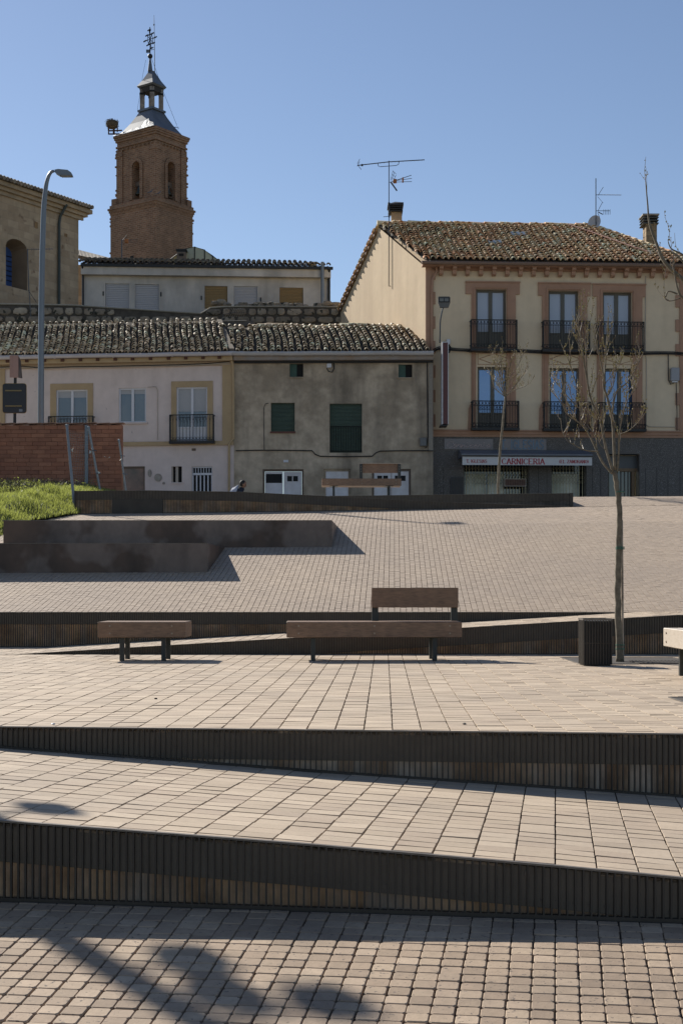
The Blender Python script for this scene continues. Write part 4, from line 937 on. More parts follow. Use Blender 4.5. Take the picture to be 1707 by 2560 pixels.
mb = AF.mb(); mb.box(a[0],a[1],WA,WA+.02,a[2],a[3]+.018); va = mb.build('valance', m_val, t)
L_ = lambda x0, x1, y0, y1_: AF.R(x0, x1, y0, y1_, WA+.02)
for tx, q, bd_ in (('T. IGLESIAS', L_(1165,1217,1149,1156.5), .2), ('CARNICERIA', L_(1253,1361,1146.8,1160.2), .21), ('(EL ZAMORANO)', L_(1397,1470,1150,1157.8), .2)):
    lettering(AF, va, tx, q[0], q[1], q[2], q[3], WA+.0205, m_redl, bd_)
t = thing('shop_sign', 'faded sign panel reading Carniceria in pale script above the awning', 'sign', RF.T(U(1170),0,RF.Z(1170,1110)))
m_sgn = mat('faded_panel', (.20,.18,.175), .5, var=.15, bscale=6)
p = RF.R(1109.5,1231.4,1097.4,1124); mb = RF.mb(); mb.box(p[0],p[1],.0215,.06,p[2],p[3]); sp_ = mb.build('panel', m_sgn, t)
SCR = {'C':[(.9,.75),(.75,1.25),(.3,1.35),(0,.8),(.1,.1),(.5,-.05),(1,.25)],'a':[(.8,.7),(.4,.8),(.1,.4),(.3,0),(.7,.15),(.85,.75),(.8,.1),(1.1,.15)],'r':[(0,.1),(.3,.8),(.4,.65),(.8,.75),(.65,.15),(1,.15)],
 'n':[(0,0),(.15,.75),(.15,.1),(.5,.75),(.7,.6),(.75,.05),(1.05,.15)],'i':[(.1,.1),(.35,.75),(.4,.1),(.8,.1)],'c':[(.8,.6),(.5,.8),(.1,.4),(.3,0),(1,.15)],'e':[(.1,.35),(.8,.55),(.5,.8),(.1,.4),(.3,0),(1,.15)]}
u = p[0]+.08; cw = (p[1]-p[0]-.16)/10.2; hz = (p[3]-p[2])*.42; zb_ = p[2]+.07; m_pink = mat('pale_script', (.5,.40,.38), .5)
for ch in 'Carniceria':
    k = 1.4 if ch == 'C' else .95; mb = RF.mb(); mb.tube([(u+(x+y*.25)*cw*k, .066, zb_+y*hz) for x, y in SCR[ch]], .012, 4); mb.build('letter', m_pink, sp_)
    if ch == 'i': mb = RF.mb(); mb.box(u+.45*cw, u+.6*cw, .0605, .07, zb_+hz*1.05, zb_+hz*1.15); mb.build('letter_dot', m_pink, sp_)
    u += cw*k
t = thing('shop_sign', 'faded sign panel with blue capitals T. IGLESIAS above the awning', 'sign', RF.T(U(1305),0,RF.Z(1305,1110)))
p = RF.R(1247.5,1364,1098,1125.6); mb = RF.mb(); mb.box(p[0],p[1],.0215,.06,p[2],p[3]); sp_ = mb.build('panel', m_sgn, t)
lettering(RF, sp_, 'T. IGLESIAS', p[0]+.05, p[1]-.08, p[2]+.05, p[3]-.05, .0605, mat('blue_letters', (.13,.19,.25), .5), .15, False)
t = thing('air_conditioner', 'rusty slatted box with a pale frame hung on the shop grille', 'air conditioner', RF.T(U(1285),0,RF.Z(1285,1215)))
p = RF.R(1258,1311.7,1198,1216.6); mb = RF.mb(); mb.box(p[0]+.02,p[1]-.02,-.06,.2,p[2]+.02,p[3]-.02); mb.build('case', mat('rust_red', (.10,.05,.035), .7, var=.2), t)
mb = RF.mb()
for q in ((p[0],p[1],p[2],p[2]+.019),(p[0],p[1],p[3]-.019,p[3]),(p[0],p[0]+.019,p[2]+.019,p[3]-.019),(p[1]-.019,p[1],p[2]+.019,p[3]-.019)): mb.box(q[0],q[1],-.05,.22,q[2],q[3])
mb.build('frame', m_pvc, t)
for i in range(12): mb = RF.mb(); u = p[0]+.05+i*(p[1]-p[0]-.1)/11; mb.box(u-.008,u+.008,.201,.215,p[2]+.03,p[3]-.03); mb.build('slat', mat('rust_slat', (.2,.12,.08), .7), t)
# ================================================================ GREY HOUSE
m_grey = mat('grey_cement', (.50,.405,.295), .95, col2=(.32,.255,.18), scale=1.0, amt=1.1, var=.18, bscale=12, streak=((.14,.115,.085), 1.3, .16, .85), bump=.008)
m_gfas = mat('grey_paint', (.25,.25,.25), .8, col2=(.3,.2,.12), scale=1.6, amt=.35, var=.15, bscale=10)
m_gut = mat('gutter_grey', (.42,.39,.36), .5, var=.12, bscale=6)
m_green = mat('green_blind', (.04,.07,.048), .6, var=.2, bscale=8)
m_gdoor = mat('white_door', (.66,.65,.66), .6, col2=(.55,.51,.49), scale=1.5, amt=.6, var=.1, bscale=12)
m_brn = mat('brown_frame', (.13,.095,.07), .7, var=.15)
GF = Fac(1082, 53.4, -1.0); U = GF.U; ua, ub = U(583), 0.0
HG = thing('grey_house', 'old house of stained grey cement render with green roller blinds, right of the pink house', 'house', (GF.X0+ua*.5, GF.Y0, 2.5))
ZG = GF.Z(830, 884, .35)
atA = GF.R(724,758,909,942.5); atB = GF.R(995.7,1030,911,944); wF = GF.R(677.5,736.8,1006.8,1079); wD = GF.R(824,904.6,1009,1131.8)
g1 = GF.R(657,759,1173,1300); g2 = GF.R(809,875.7,1172,1300); g3 = GF.R(929.6,1026.8,1172,1300)
gg = [(q[0],q[1],2.45,q[3]) for q in (g1,g2,g3)]
mb = GF.mb(); wall_open(mb, ua, ub, 2.45, ZG-.1, [atA,atB,wF,wD]+gg, .16); mb.build('wall', m_grey, HG, recalc=False)
mb = GF.mb(); mb.face([(ub,0,2.45),(ub,-3,2.45),(ub,-3,ZG),(ub,0,ZG)]); mb.build('wall', m_grey, HG, recalc=False)
for q in (atA, atB):
    m = q[0]+(q[1]-q[0])*.52; mb = GF.mb(); mb.box(q[0],m,-.14,-.1,q[2],q[3]); mb.build('shutter', mat('green_shutter', (.03,.075,.055), .6, var=.15), HG)
    mb = GF.mb(); mb.face([(m,-.15,q[2]),(q[1],-.15,q[2]),(q[1],-.15,q[3]),(m,-.15,q[3])]); mb.build('attic_window', m_dark, HG, recalc=False)
    mb = GF.mb(); mb.box(q[0]-.03,q[1]+.03,.001,.05,q[2]-.04,q[2]); mb.build('sill', m_grey, HG)
def roller(fac, par, q, m_, n, dep=.12):
    mb = fac.mb(); mb.face([(q[0],-dep-.03,q[2]),(q[1],-dep-.03,q[2]),(q[1],-dep-.03,q[3]),(q[0],-dep-.03,q[3])]); bl = mb.build('roller_blind', m_, par, recalc=False)
    h = (q[3]-q[2])/n
    for i in range(n): mb = fac.mb(); mb.prism([(-dep-.029,q[2]+i*h),(-dep,q[2]+i*h+.002),(-dep,q[2]+(i+1)*h-.012),(-dep-.02,q[2]+(i+1)*h-.003)], 'x', q[0]+.01, q[1]-.01); mb.build('slat', m_, bl)
roller(GF, HG, wF, m_green, 22); roller(GF, HG, wD, m_green, 36)
mb = GF.mb(); mb.box(wF[0]-.03,wF[1]+.03,.001,.06,wF[2]-.06,wF[2]-.001); mb.build('sill', mat('brick_sill', (.13,.05,.035), .8, var=.15), HG)
mb = GF.mb(); z0 = wD[2]+.06; z1 = GF.Z(864,1066); 
for z in (z0, z1): mb.tube([(wD[0],-.05,z),(wD[1],-.05,z)], .014, 5)
for i in range(13): u = wD[0]+.04+(wD[1]-wD[0]-.08)*i/12; mb.tube([(u,-.05,z0),(u,-.05,z1)], .01, 4)
mb.build('railing', m_iron, HG)
mb = GF.mb(); mb.box(ua+.05,ub,.002,.34,GF.Z(830,903),ZG-.06); mb.build('eaves_board', m_gfas, HG)
mb = GF.mb(); mb.box(ua+.05,ub,.002,.12,GF.Z(830,908),GF.Z(830,903)-.002); mb.build('dark_moulding', m_iron, HG)
def gut(fac, par, u0, u1, z, w, r, m_):
    mb = fac.mb(); n = 10
    mb.tube([(u0+(u1-u0)*i/n, w, z+R.uniform(-.012,.012)) for i in range(n+1)], r, 8); g = mb.build('gutter', m_, par)
    for i in range(1, 5): mb = fac.mb(); u = u0+(u1-u0)*i/5; mb.tube([(u-.03,w,z),(u+.03,w,z)], r*1.12, 8); mb.build('gutter_joint', m_, g)
gut(GF, HG, ua-.03, ub, ZG-.0, .42, .085, m_gut)
def garage(fac, par, q, leaves, vent):
    a,b,c,d = q; mb = fac.mb()
    for r_ in ((a,a+.07,c,d),(b-.07,b,c,d),(a+.07,b-.07,d-.08,d)): mb.box(r_[0],r_[1],-.14,-.06,r_[2],r_[3])
    fr = mb.build('garage_door_frame', m_brn if leaves == 2 else m_grey, par); n = leaves
    for i in range(n):
        p0 = a+.07+(b-a-.14)*i/n+.01; p1 = a+.07+(b-a-.14)*(i+1)/n-.01; mb = fac.mb(); mb.box(p0,p1,-.13,-.09,c,d-.09); lf = mb.build('garage_leaf', m_gdoor, fr)
        if leaves == 2:
            mb = fac.mb()
            if vent and i == 0: mb.box(p0+.04,p1-.04,-.0895,-.085,d-.09-.42,d-.09-.08)
            else:
                for k in (0,1): mb.box((p0+p1)/2-.2+k*.22,(p0+p1)/2-.02+k*.22,-.0895,-.085,d-.09-.36,d-.09-.16)
            mb.build('vent', m_dark, fr)
garage(GF, HG, gg[0], 2, True); garage(GF, HG, gg[1], 1, False); garage(GF, HG, gg[2], 2, False)
p = GF.R(817,828.6,909.6,920); mb = GF.mb(); mb.bbox(p[0],p[1],.01,.12,p[2],p[3],.015); mb.build('alarm_box', m_white, HG)
p = GF.R(1049,1065,1095,1116); mb = GF.mb(); mb.bbox(p[0],p[1],.01,.14,p[2],p[3],.02); mb.build('meter_box', mat('dull_box', (.14,.14,.135), .6, var=.1), HG)
for pts, r_ in (([(1067,908),(1068,1000),(1069,1090),(1066,1118),(1062,1120)],.02), ([(590,1127),(640,1126),(700,1126),(780,1127),(788,1136),(800,1141),(860,1142),(930,1141),(940,1132),(950,1128),(1010,1127),(1082,1127)],.022), ([(661,1126),(660,1060),(660,1020),(664,1010),(672,1008)],.012), ([(817,921),(822,929),(830,931),(835,922),(834,908)],.02)):
    mb = GF.mb(); mb.tube([(U(x),.04,GF.Z(x,y)) for x, y in pts], r_, 5); mb.build('wall_cable', m_cable, HG)
p = GF.R(709,721,1150,1156); mb = GF.mb(); mb.box(p[0],p[1],.002,.04,p[2],p[3]); mb.build('house_number', m_white, HG)
mb = GF.mb(); mb.box(U(1071),-.002,.002,.05,GF.Z(1075,1128),GF.Z(1075,905)); mb.build('edge_strip', mat('pale_render', (.27,.235,.19), .9, var=.15), HG)
mb = GF.mb(); mb.box(ua+.02,ub-.01,.002,.03,2.45,GF.Z(830,1129)); 
# roof
dvG = Vector((-.10,1,.45)); duG = Vector(GF.T(1,0,0))-Vector(GF.T(0,0,0)); VG = 3.65*sqrt(1+.45**2)
tile_roof(HG, GF.T(0,.45,ZG+.05), duG, dvG, lambda v: ua+.12-.088*v, lambda v: -.02-.21*max(0,v/sqrt(1.2)-.4), VG, .335, .25, m_tileG, m_tbed, 8, 300, .082, .035, .01)
mb = GF.mb()                                        # mortared ridge
for i in range(16):
    u0 = ua+.3+i*(-1.4-ua-.3)/16; mb = GF.mb(); h = .06*sin(i*.7); mb.tube([(u0,.45-3.65,ZG+.05+3.65*.45-.03+h),(u0+.5,.45-3.65,ZG+.05+3.65*.45-.03+h*.6)], .10, 8); mb.build('ridge_tile', m_tileG, HG)
mb = GF.mb(); a = ZG+.05+3.65*.45; mb.face([(ua,-3.2,a),(ub-1.1,-3.2,a),(ub-2.4,-8,a-1.8),(ua,-8,a-1.8)]); mb.build('rear_roof', m_tbed, HG, recalc=False)
# ================================================================ PINK HOUSE ON THE LEFT
m_pink2 = mat('pale_pink_render', (.68,.57,.51), .95, col2=(.61,.51,.455), scale=.8, amt=.6, var=.07, bscale=9, streak=((.42,.34,.29), 1.3, .2, .4), speck=((.24,.2,.18), 5, .74))
m_ochre = mat('ochre_trim', (.45,.325,.185), .9, col2=(.39,.28,.155), scale=1.1, amt=.5, var=.08, bscale=9)
LF = Fac(585, 53.5, -6.3); U = LF.U; ua2 = U(-140)
HL = thing('pink_house', 'two-storey house of pale pink render with ochre trim and small iron balconies, at the left', 'house', (LF.X0+ua2*.5, LF.Y0+1, 2.5))
ZL = LF.Z(300, 889, .4)
oA = LF.R(141.6,220,974,1085); oB = LF.R(297.7,366,970,1056); oC = LF.R(442,519,967.5,1103); oG = LF.R(300,362.8,1166,1300); oD = LF.R(429,455,1166,1206); oE = LF.R(480,531,1166,1300)
oG = (oG[0]-.3,oG[1],2.45,oG[3]); oE = (oE[0],oE[1],2.45,oE[3])
mb = LF.mb(); wall_open(mb, ua2, 0, 2.45, ZL-.05, [oA,oB,oC,oG,oD,oE], .14); mb.build('wall', m_pink2, HL, recalc=False)
mb = LF.mb(); mb.face([(0,0,2.45),(0,-5,2.45),(0,-5,ZL),(0,0,ZL)]); mb.build('wall', m_grey, HL, recalc=False)
for trim, op in (((127,233.5,959,1090), oA), ((429,532.7,953,1104), oC)):
    q = LF.R(*trim); a,b,c,d = op; mb = LF.mb()
    mb.prism([(q[0],q[2]),(a,q[2]),(a,d),(b,d),(b,q[2]),(q[1],q[2]),(q[1],q[3]),(q[0],q[3])], 'y', .002, .03); mb.build('window_surround', m_ochre, HL)
m_blind = mat('pale_blind', (.38,.38,.38), .8, var=.05)
m_glassB = mat('glass_blue_grey', (.06,.085,.11), .06, var=0, spec=.9, coat=.5, col2=(.12,.13,.14), scale=1.5, amt=.5)
window(LF, HL, oA, m_white, m_glassB, 2, .06, .1, blind=(m_blind,.14)); window(LF, HL, oB, m_white, m_glassB, 2, .06, .1, blind=(m_blind,.12))
wc = window(LF, HL, oC, m_white, m_glassB, 2, .06, .1, .55, m_white, blind=(m_blind,.42))
mb = LF.mb(); mb.box(oB[0]-.04,oB[1]+.06,.002,.07,oB[2]-.06,oB[2]-.003); mb.build('sill', m_pink2, HL)
balcony(LF, HL, 121.7, 232, 1041, 1090, .3, 1); balcony(LF, HL, 424.8, 533.0, 1037, 1107, .3, 1)
mb = LF.mb(); mb.box(U(557),-.002,.002,.06,LF.Z(570,1103),LF.Z(570,905)); mb.build('pilaster', m_ochre, HL)
mb = LF.mb(); mb.box(U(2),U(14),.002,.06,LF.Z(8,1103),LF.Z(8,905)); mb.build('pilaster', m_ochre, HL)
mb = LF.mb(); mb.box(ua2,.0,.002,.09,LF.Z(440,1114),LF.Z(440,1104)); mb.build('string_course', m_ochre, HL)
zs0 = LF.Z(300,909); mb = LF.mb(); mb.box(ua2,.01,.002,.33,zs0,ZL-.07); mb.build('eaves_board', m_ochre, HL)
mb = LF.mb(); mb.box(ua2,.01,.002,.08,LF.Z(300,918),zs0-.002); mb.build('moulding', mat('pale_mould', (.4,.31,.22), .9, var=.1), HL)
for x in (20,68,112,157,202,245,289,332,377,422,465,508,549): mb = LF.mb(); u = U(x,.35); mb.box(u-.06,u+.06,.331,.4,zs0+.06,ZL-.072); mb.build('rafter_end', mat('rafter_brown', (.09,.035,.02), .8, var=.15), HL)
gut(LF, HL, ua2, .02, ZL-.0, .46, .08, mat('gutter_pinkgrey', (.5,.45,.43), .5, var=.12, bscale=6))
for j, dy in enumerate((0, 2.2)):
    mb = LF.mb(); mb.tube([(U(x),.11,LF.Z(x,y+dy)) for x, y in ((0,919),(60,917),(110,921),(180,918),(270,917),(360,915),(450,913),(520,910),(575,905))], .014, 5); mb.build('wall_cable', m_pvc if j else m_cable, HL)
mb = LF.mb(); mb.tube([(U(395,0),.03,LF.Z(395,y)) for y in (1100,1040,975)]+[(U(390),.03,LF.Z(390,967)),(U(370),.03,LF.Z(370,968))], .012, 5); mb.build('wall_cable', m_pvc, HL)
mb = LF.mb(); mb.tube([(U(578,.1),.36,LF.Z(578,890)),(U(583,.1),.12,LF.Z(583,915)),(U(584,.1),.1,LF.Z(584,1000)),(U(584,.1),.1,LF.Z(584,1098)),(U(576,.1),.1,LF.Z(576,1106)),(U(573,.1),.1,LF.Z(573,1112)),(U(573,.1),.1,2.6)], .045, 7); mb.build('downpipe', m_ochre, HL)
# ground floor things
a,b,c,d = oG; mb = LF.mb(); mb.face([(a,-.12,c),(b,-.12,c),(b,-.12,d),(a,-.12,d)]); mb.build('garage_door', mat('garage_glass', (.2,.12,.09), .25, col2=(.05,.05,.045), scale=.9, amt=1.2, var=.1, spec=.6), HL, recalc=False)  # brown blotches in the glass colour stand in for reflected brick
mb = LF.mb(); mb.box(a,b,-.11,-.05,d-.06,d); mb.box(b-.07,b,-.11,-.05,c,d-.06); mb.build('garage_frame', m_brn, HL)
a,b,c,d = oD; mb = LF.mb(); mb.face([(a,-.13,c),(b,-.13,c),(b,-.13,d),(a,-.13,d)]); sw = mb.build('small_window', m_dark, HL, recalc=False)
mb = LF.mb(); mb.box((a+b)/2-.05,(a+b)/2+.05,-.1,-.05,c,d); mb.box(a,a+.05,-.12,-.05,c,d); mb.build('window_bar', m_pvc, sw)
mb = LF.mb(); mb.box(a-.03,b+.05,.002,.05,c-.05,c-.002); mb.build('sill', m_pink2, HL)
a,b,c,d = oE; zt_ = LF.Z(505,1184); mb = LF.mb(); mb.box(a,b,-.13,-.1,c,d); dr_ = mb.build('door', m_dark, HL)
mb = LF.mb(); mb.box(a,b,-.098,-.06,zt_-.05,zt_+.03); mb.box(a,b,-.098,-.06,d-.05,d); mb.build('door_rail', m_white, dr_)
for i in range(6): mb = LF.mb(); u = a+.03+(b-a-.06)*i/5; mb.box(u-.022,u+.022,-.097,-.05,c,zt_-.06); mb.build('door_bar', m_white, dr_)
for i in range(8): mb = LF.mb(); u = a+.03+(b-a-.06)*i/7; mb.box(u-.012,u+.012,-.097,-.06,zt_+.035,d-.055); mb.build('door_bar', m_white, dr_)
m_plaq = mat('ceramic_plaque', (.33,.29,.24), .7, var=.3, bscale=20)
for x, y, r1_, r2_ in ((396,1194,.15,.15),(375,1183,.07,.15),(410,1208,.05,.05)):
    mb = LF.mb(); u, z = U(x), LF.Z(x,y); mb.prism([(u+r1_*cos(k*pi/8), z+r2_*sin(k*pi/8)) for k in range(16)], 'y', .002, .03); pq = mb.build('wall_plaque', m_plaq, HL)
    mb = LF.mb(); mb.prism([(u+r1_*.6*cos(k*pi/8), z+r2_*.6*sin(k*pi/8)) for k in range(16)], 'y', .0302, .045); mb.build('plaque_relief', m_plaq, pq)
p = LF.R(480,490,1121,1127); mb = LF.mb(); mb.box(p[0],p[1],.001,.01,p[2],p[3]); mb.build('air_vent', m_brn, HL)
dvL = Vector((-.127,1,.45)); duL = Vector(LF.T(1,0,0))-Vector(LF.T(0,0,0)); VL_ = 4.6*sqrt(1+.45**2)
tile_roof(HL, LF.T(0,.5,ZL+.05), duL, dvL, lambda v: ua2, lambda v: -.02-.065*v, VL_, .335, .25, m_tileG, m_tbed, 12, 300, .082, .02, .004)
a = ZL+.05+4.6*.45; mb = LF.mb(); mb.box(ua2,0,-4.7,-4.3,a-.35,a-.02); mb.build('ridge_parapet', mat('mortar_ridge', (.10,.09,.08), .95, var=.3, bscale=6), HL)
mb = LF.mb(); mb.box(ua2,-.3,-4.72,-4.26,a-.019,a+.01); mb.build('parapet_cap', m_pvc, HL)
mb = LF.mb(); mb.face([(ua2,-4.9,a),(0,-4.9,a),(0,-9,a-1.5),(ua2,-9,a-1.5)]); mb.build('rear_roof', m_tbed, HL, recalc=False)
mb = MB(); q0 = Vector(LF.T(-.02,.3,ZL+.18)); q1 = Vector((-4.95,57.7,a-.0)); 
A = [q0+Vector((-.09,0,0)), q0+Vector((.09,0,0)), q1+Vector((.09,0,0)), q1+Vector((-.09,0,0))]
B = [mb.pt(tuple(p+Vector((0,0,.03)))) for p in A]; C_ = [mb.pt(tuple(p-Vector((0,0,.22)))) for p in A]; mb.f += [B, C_[::-1]]+[[B[i],B[(i+1)%4],C_[(i+1)%4],C_[i]] for i in range(4)]
mb.build('party_wall_verge', mat('verge_mortar', (.16,.125,.09), .95, var=.3), HL)
# ================================================================ STONE WALL BEHIND
SF = Fac(-120, 64.0, 0.3); U = SF.U
m_stone = mat('rubble_stone', (.13,.11,.085), .95, tones=[(.27,.22,.16),(.17,.145,.11),(.35,.295,.22),(.22,.185,.14),(.30,.235,.17)], var=.35, bscale=10, bump=.02, speck=((.035,.036,.025), 3.2, .58))
m_mort = mat('dark_mortar', (.075,.065,.052), .95, var=.4, bscale=10)
WS = thing('rubble_wall', 'old rubble stone wall with a thin pale coping running behind the tiled roofs', 'wall', SF.T(U(350),0,11))
top = lambda px: lerp_list([(-150,758),(0,760),(180,763),(300,771),(505,784),(524,770),(560,767),(600,766.5),(700,766.5),(880,768)], px)
steps = list(range(-110, 876, 12))
mb = SF.mb()
for p, q in zip(steps, steps[1:]):
    za, zb_ = SF.Z(p, top(p)), SF.Z(q, top(q)); mb.face([(U(p),0,7),(U(q),0,7),(U(q),0,zb_),(U(p),0,za)]); mb.face([(U(p),0,za),(U(q),0,zb_),(U(q),-.6,zb_),(U(p),-.6,za)])
mb.build('core', m_mort, WS, recalc=False)
rs = random.Random(5)
def stone(fac, u0, u1, z0, z1, w, dp, rs, nm, par, m_):
    mb = fac.mb(); n = 9; cu, cz = (u0+u1)/2, (z0+z1)/2; ring = []
    for k in range(n):
        a = 2*pi*k/n+.2; x, y = cos(a), sin(a); m = max(abs(x), abs(y)); s = (1/m)*.72+.28; s *= rs.uniform(.88,1.02); ring.append((cu+x*s*(u1-u0)/2*.98, cz+y*s*(z1-z0)/2*.98))
    A = [mb.pt((x,w,z)) for x, z in ring]; B = [mb.pt((cu+(x-cu)*.93,w+dp*.75,cz+(z-cz)*.93)) for x, z in ring]; C_ = [mb.pt((cu+(x-cu)*.55,w+dp*rs.uniform(.85,1.15),cz+(z-cz)*.55)) for x, z in ring]
    for P_, Q_ in ((A,B),(B,C_)):
        for k in range(n): mb.f.append([P_[k],P_[(k+1)%n],Q_[(k+1)%n],Q_[k]])
    mb.f.append(C_); return mb.build(nm, m_, par, smooth=False)
z = SF.Z(0,832); row = 0
while z < SF.Z(0,752):
    h = rs.uniform(.34,.5); u = U(-100)
    while u < U(872):
        wd = rs.uniform(.35,.8); px = CX+F*(SF.X0+(u+wd/2)*SF.c)/64.0; zt_ = SF.Z(px, top(px))-.07
        if z+h < zt_+.12 : stone(SF, u, u+wd-.03, z, min(z+h-.03, zt_), 0, rs.uniform(.04,.12), rs, 'stone', WS, m_stone)
        u += wd
    z += h
mb = SF.mb(); mb.tube([(U(p),.02,SF.Z(p,top(p))) for p in steps], .035, 5); mb.build('coping', mat('coping_mortar', (.27,.25,.2), .9, var=.2), WS)
for i in range(46):                                  # loose rubble along the raised top
    px = rs.uniform(528,872); u = U(px); s = rs.uniform(.12,.3); zz = SF.Z(px, top(px))+rs.uniform(.0,.15)
    if px < 560: zz += .15
    stone(SF, u-s, u+s, zz-.05, zz+s*.9, -.5-rs.random()*.3, .2, rs, 'stone', WS, m_stone)
# raised ground of the old town behind the wall
mb = MB(); mb.face([(-60,64.6,10.6),(60,64.6,10.6),(60,140,12.5),(-60,140,12.5)]); structure(mb.build('upper_town_ground', gm, recalc=False))
# ================================================================ LONG WHITE BUILDING
m_whw = mat('dirty_white_render', (.56,.52,.47), .95, col2=(.45,.42,.385), scale=.7, amt=.9, var=.08, bscale=7, streak=((.22,.205,.185), .9, .25, .7))
BF = Fac(205, 69.0, 3.5); U = BF.U; ue = U(826)
HB = thing('white_building', 'long low building of dirty white render with closed roller shutters, behind the stone wall', 'building', BF.T(ue/2,0,10.7))
sh = [(264,324,709,773,0),(338,398,711,774,0),(512,569,715,772,1),(585,643.5,716,770,0),(699,758,719,770,1)]
opsB = [BF.R(*q[:4]) for q in sh]; zt_ = BF.Z(500,675)
mb = BF.mb(); wall_open(mb, 0, ue, 10.0, zt_, opsB, .1); mb.face([(ue,0,10),(ue,-8,10),(ue,-8,zt_),(ue,0,zt_)]); mb.face([(0,0,10),(0,0,zt_),(0,-8,zt_),(0,-8,10)]); mb.build('wall', m_whw, HB, recalc=False)
m_shg = mat('grey_shutter', (.42,.41,.42), .7, var=.06); m_sho = mat('ochre_shutter', (.26,.17,.07), .7, var=.08)
for q, o_ in zip(sh, opsB):
    mm = m_sho if q[4] else m_shg; mb = BF.mb(); mb.face([(o_[0],-.09,o_[2]),(o_[1],-.09,o_[2]),(o_[1],-.09,o_[3]),(o_[0],-.09,o_[3])]); s = mb.build('roller_shutter', mm, HB, recalc=False)
    n = 14; h = (o_[3]-o_[2])/n
    for i in range(n): mb = BF.mb(); mb.prism([(-.089,o_[2]+i*h),(-.06,o_[2]+i*h+.004),(-.06,o_[2]+(i+1)*h-.016),(-.08,o_[2]+(i+1)*h-.003)], 'x', o_[0]+.01, o_[1]-.01); mb.build('slat', mm, s)
    if q[0] < 400:
        mb = BF.mb()
        for v in ((o_[0]-.06,o_[0]),(o_[1],o_[1]+.06)): mb.box(v[0],v[1],.002,.03,o_[2],o_[3]+.05)
        mb.build('shutter_rail', m_whw, HB)
mb = BF.mb(); mb.box(0,ue,.003,.35,BF.Z(500,693),zt_+.02); mb.build('fascia', m_whw, HB)
mb = BF.mb(); mb.box(0,ue+.1,.3,.48,zt_+.021,zt_+.14); mb.build('gutter', m_iron, HB)
tile_roof(HB, BF.T(0,.5,zt_+.16), Vector(BF.T(1,0,0))-Vector(BF.T(0,0,0)), Vector(BF.T(0,-1,.26))-Vector(BF.T(0,0,0)), lambda v: 0, lambda v: ue+.1-.35*v, 4.6, .4, .26, m_tileD, m_tbed, 31, 60, .10, .02)
mb = BF.mb(); mb.tube([(U(806,.5),.5,BF.Z(806,655,.5)),(U(806,.5),.5,10.8)], .085, 8); mb.build('flue_pipe', m_pole, HB)
mb = BF.mb(); mb.tube([(ue-.08,.42,zt_+.1),(ue-.08,.1,zt_-.4),(ue-.08,.1,10.8)], .06, 7); mb.tube([(U(209),.42,zt_+.1),(U(209),.1,zt_-.4),(U(209),.1,10.8)], .05, 7); mb.build('downpipe', m_iron, HB)
for x, y in ((259,733),(403,735),(504,744),(652,748)): mb = BF.mb(); u = U(x); zz = BF.Z(x,y); mb.box(u-.03,u+.03,.002,.05,zz-.12,zz+.08); mb.build('shutter_catch', m_iron, HB)
mb = BF.mb(); u = U(781,-3.5); zz = BF.Z(781,666,-3.5); mb.bbox(u-.16,u+.16,-3.9,-3.5,zz-.3,zz+.12,.05); mb.bbox(u-.24,u+.24,-4.0,-3.4,zz+.121,zz+.24,.06); mb.build('roof_vent', m_tileG, HB)
# glazed roof lantern and small chimney
YG = 76.0
t = thing('glass_lantern', 'faceted glazed roof lantern of yellowed panes in front of the tower foot', 'skylight', W3(500,660,YG))
m_yg = mat('yellowed_glass', (.36,.36,.25), .35, col2=(.25,.27,.22), scale=.5, amt=.9, var=.1)
pan = [[(464,662),(464,622),(487,617),(487,662)],[(487,662),(487,617),(512,625),(512,662)],[(512,662),(512,625),(532,640),(532,662)],[(532,662),(532,640),(562,662)],[(408,662),(443,662),(443,636)]]
for q in pan:
    mb = MB(); mb.prism([(W3(x,y,YG)[0], W3(x,y,YG)[2]) for x, y in q], 'y', YG, YG+.03); mb.build('pane', m_yg if q[0][0] > 420 else mat('ochre_glass', (.5,.36,.12), .4, var=.1), t)
    mb = MB(); q2 = q+[q[0]]; mb.tube([(W3(x,y,YG)[0],YG-.02,W3(x,y,YG)[2]) for x, y in q2], .03, 4); mb.build('glazing_bar', m_iron, t)
mb = MB(); tp = [(464,622),(487,617),(512,625),(532,640),(562,662)]
for p, q in zip(tp, tp[1:]): a = W3(*p,YG); b = W3(*q,YG); mb.face([(a[0],YG+.03,a[2]),(b[0],YG+.03,b[2]),(b[0]+.4,YG+3.2,b[2]-.25),(a[0]+.4,YG+3.2,a[2]-.25)])
mb.build('roof_pane', m_yg, t, recalc=False)
t, x0, x1, zt2_ = chimney('small square brown chimney beside the glazed lantern', 443, 464, 630, 664, 75.4, .5, mat('brown_render', (.15,.115,.09), .9, var=.15), 0, 0)
mb = MB(); mb.box(x0-.06,x1+.06,75.34,75.96,zt2_+.1,zt2_+.16); mb.box(x0,x1,75.4,75.9,zt2_+.001,zt2_+.099); mb.build('cap', m_iron, t)
mb = MB(); mb.box(x0+.09,x1-.09,75.385,75.399,zt2_-.22,zt2_-.08); mb.build('opening', m_dark, t)
YM = 73.5
t = aerial('thin television antenna on a mast in front of the brick tower', YM, [(305,598),(305,660)], [(.012,[(305,602),(345,603)],0),(.01,[(305,600),(316,588)],.1),(.01,[(308,602),(318,588)],-.1),(.008,[(306,604),(312,614)],0),(.01,[(318,600),(344,598)],0),(.01,[(318,605),(342,607)],0)], mr=.03)
mb = MB(); a = W3(317,602.5,YM); mb.bbox(a[0]-.1,a[0]+.1,YM-.08,YM+.08,a[2]-.1,a[2]+.1,.02); mb.build('antenna_head', m_org, t)
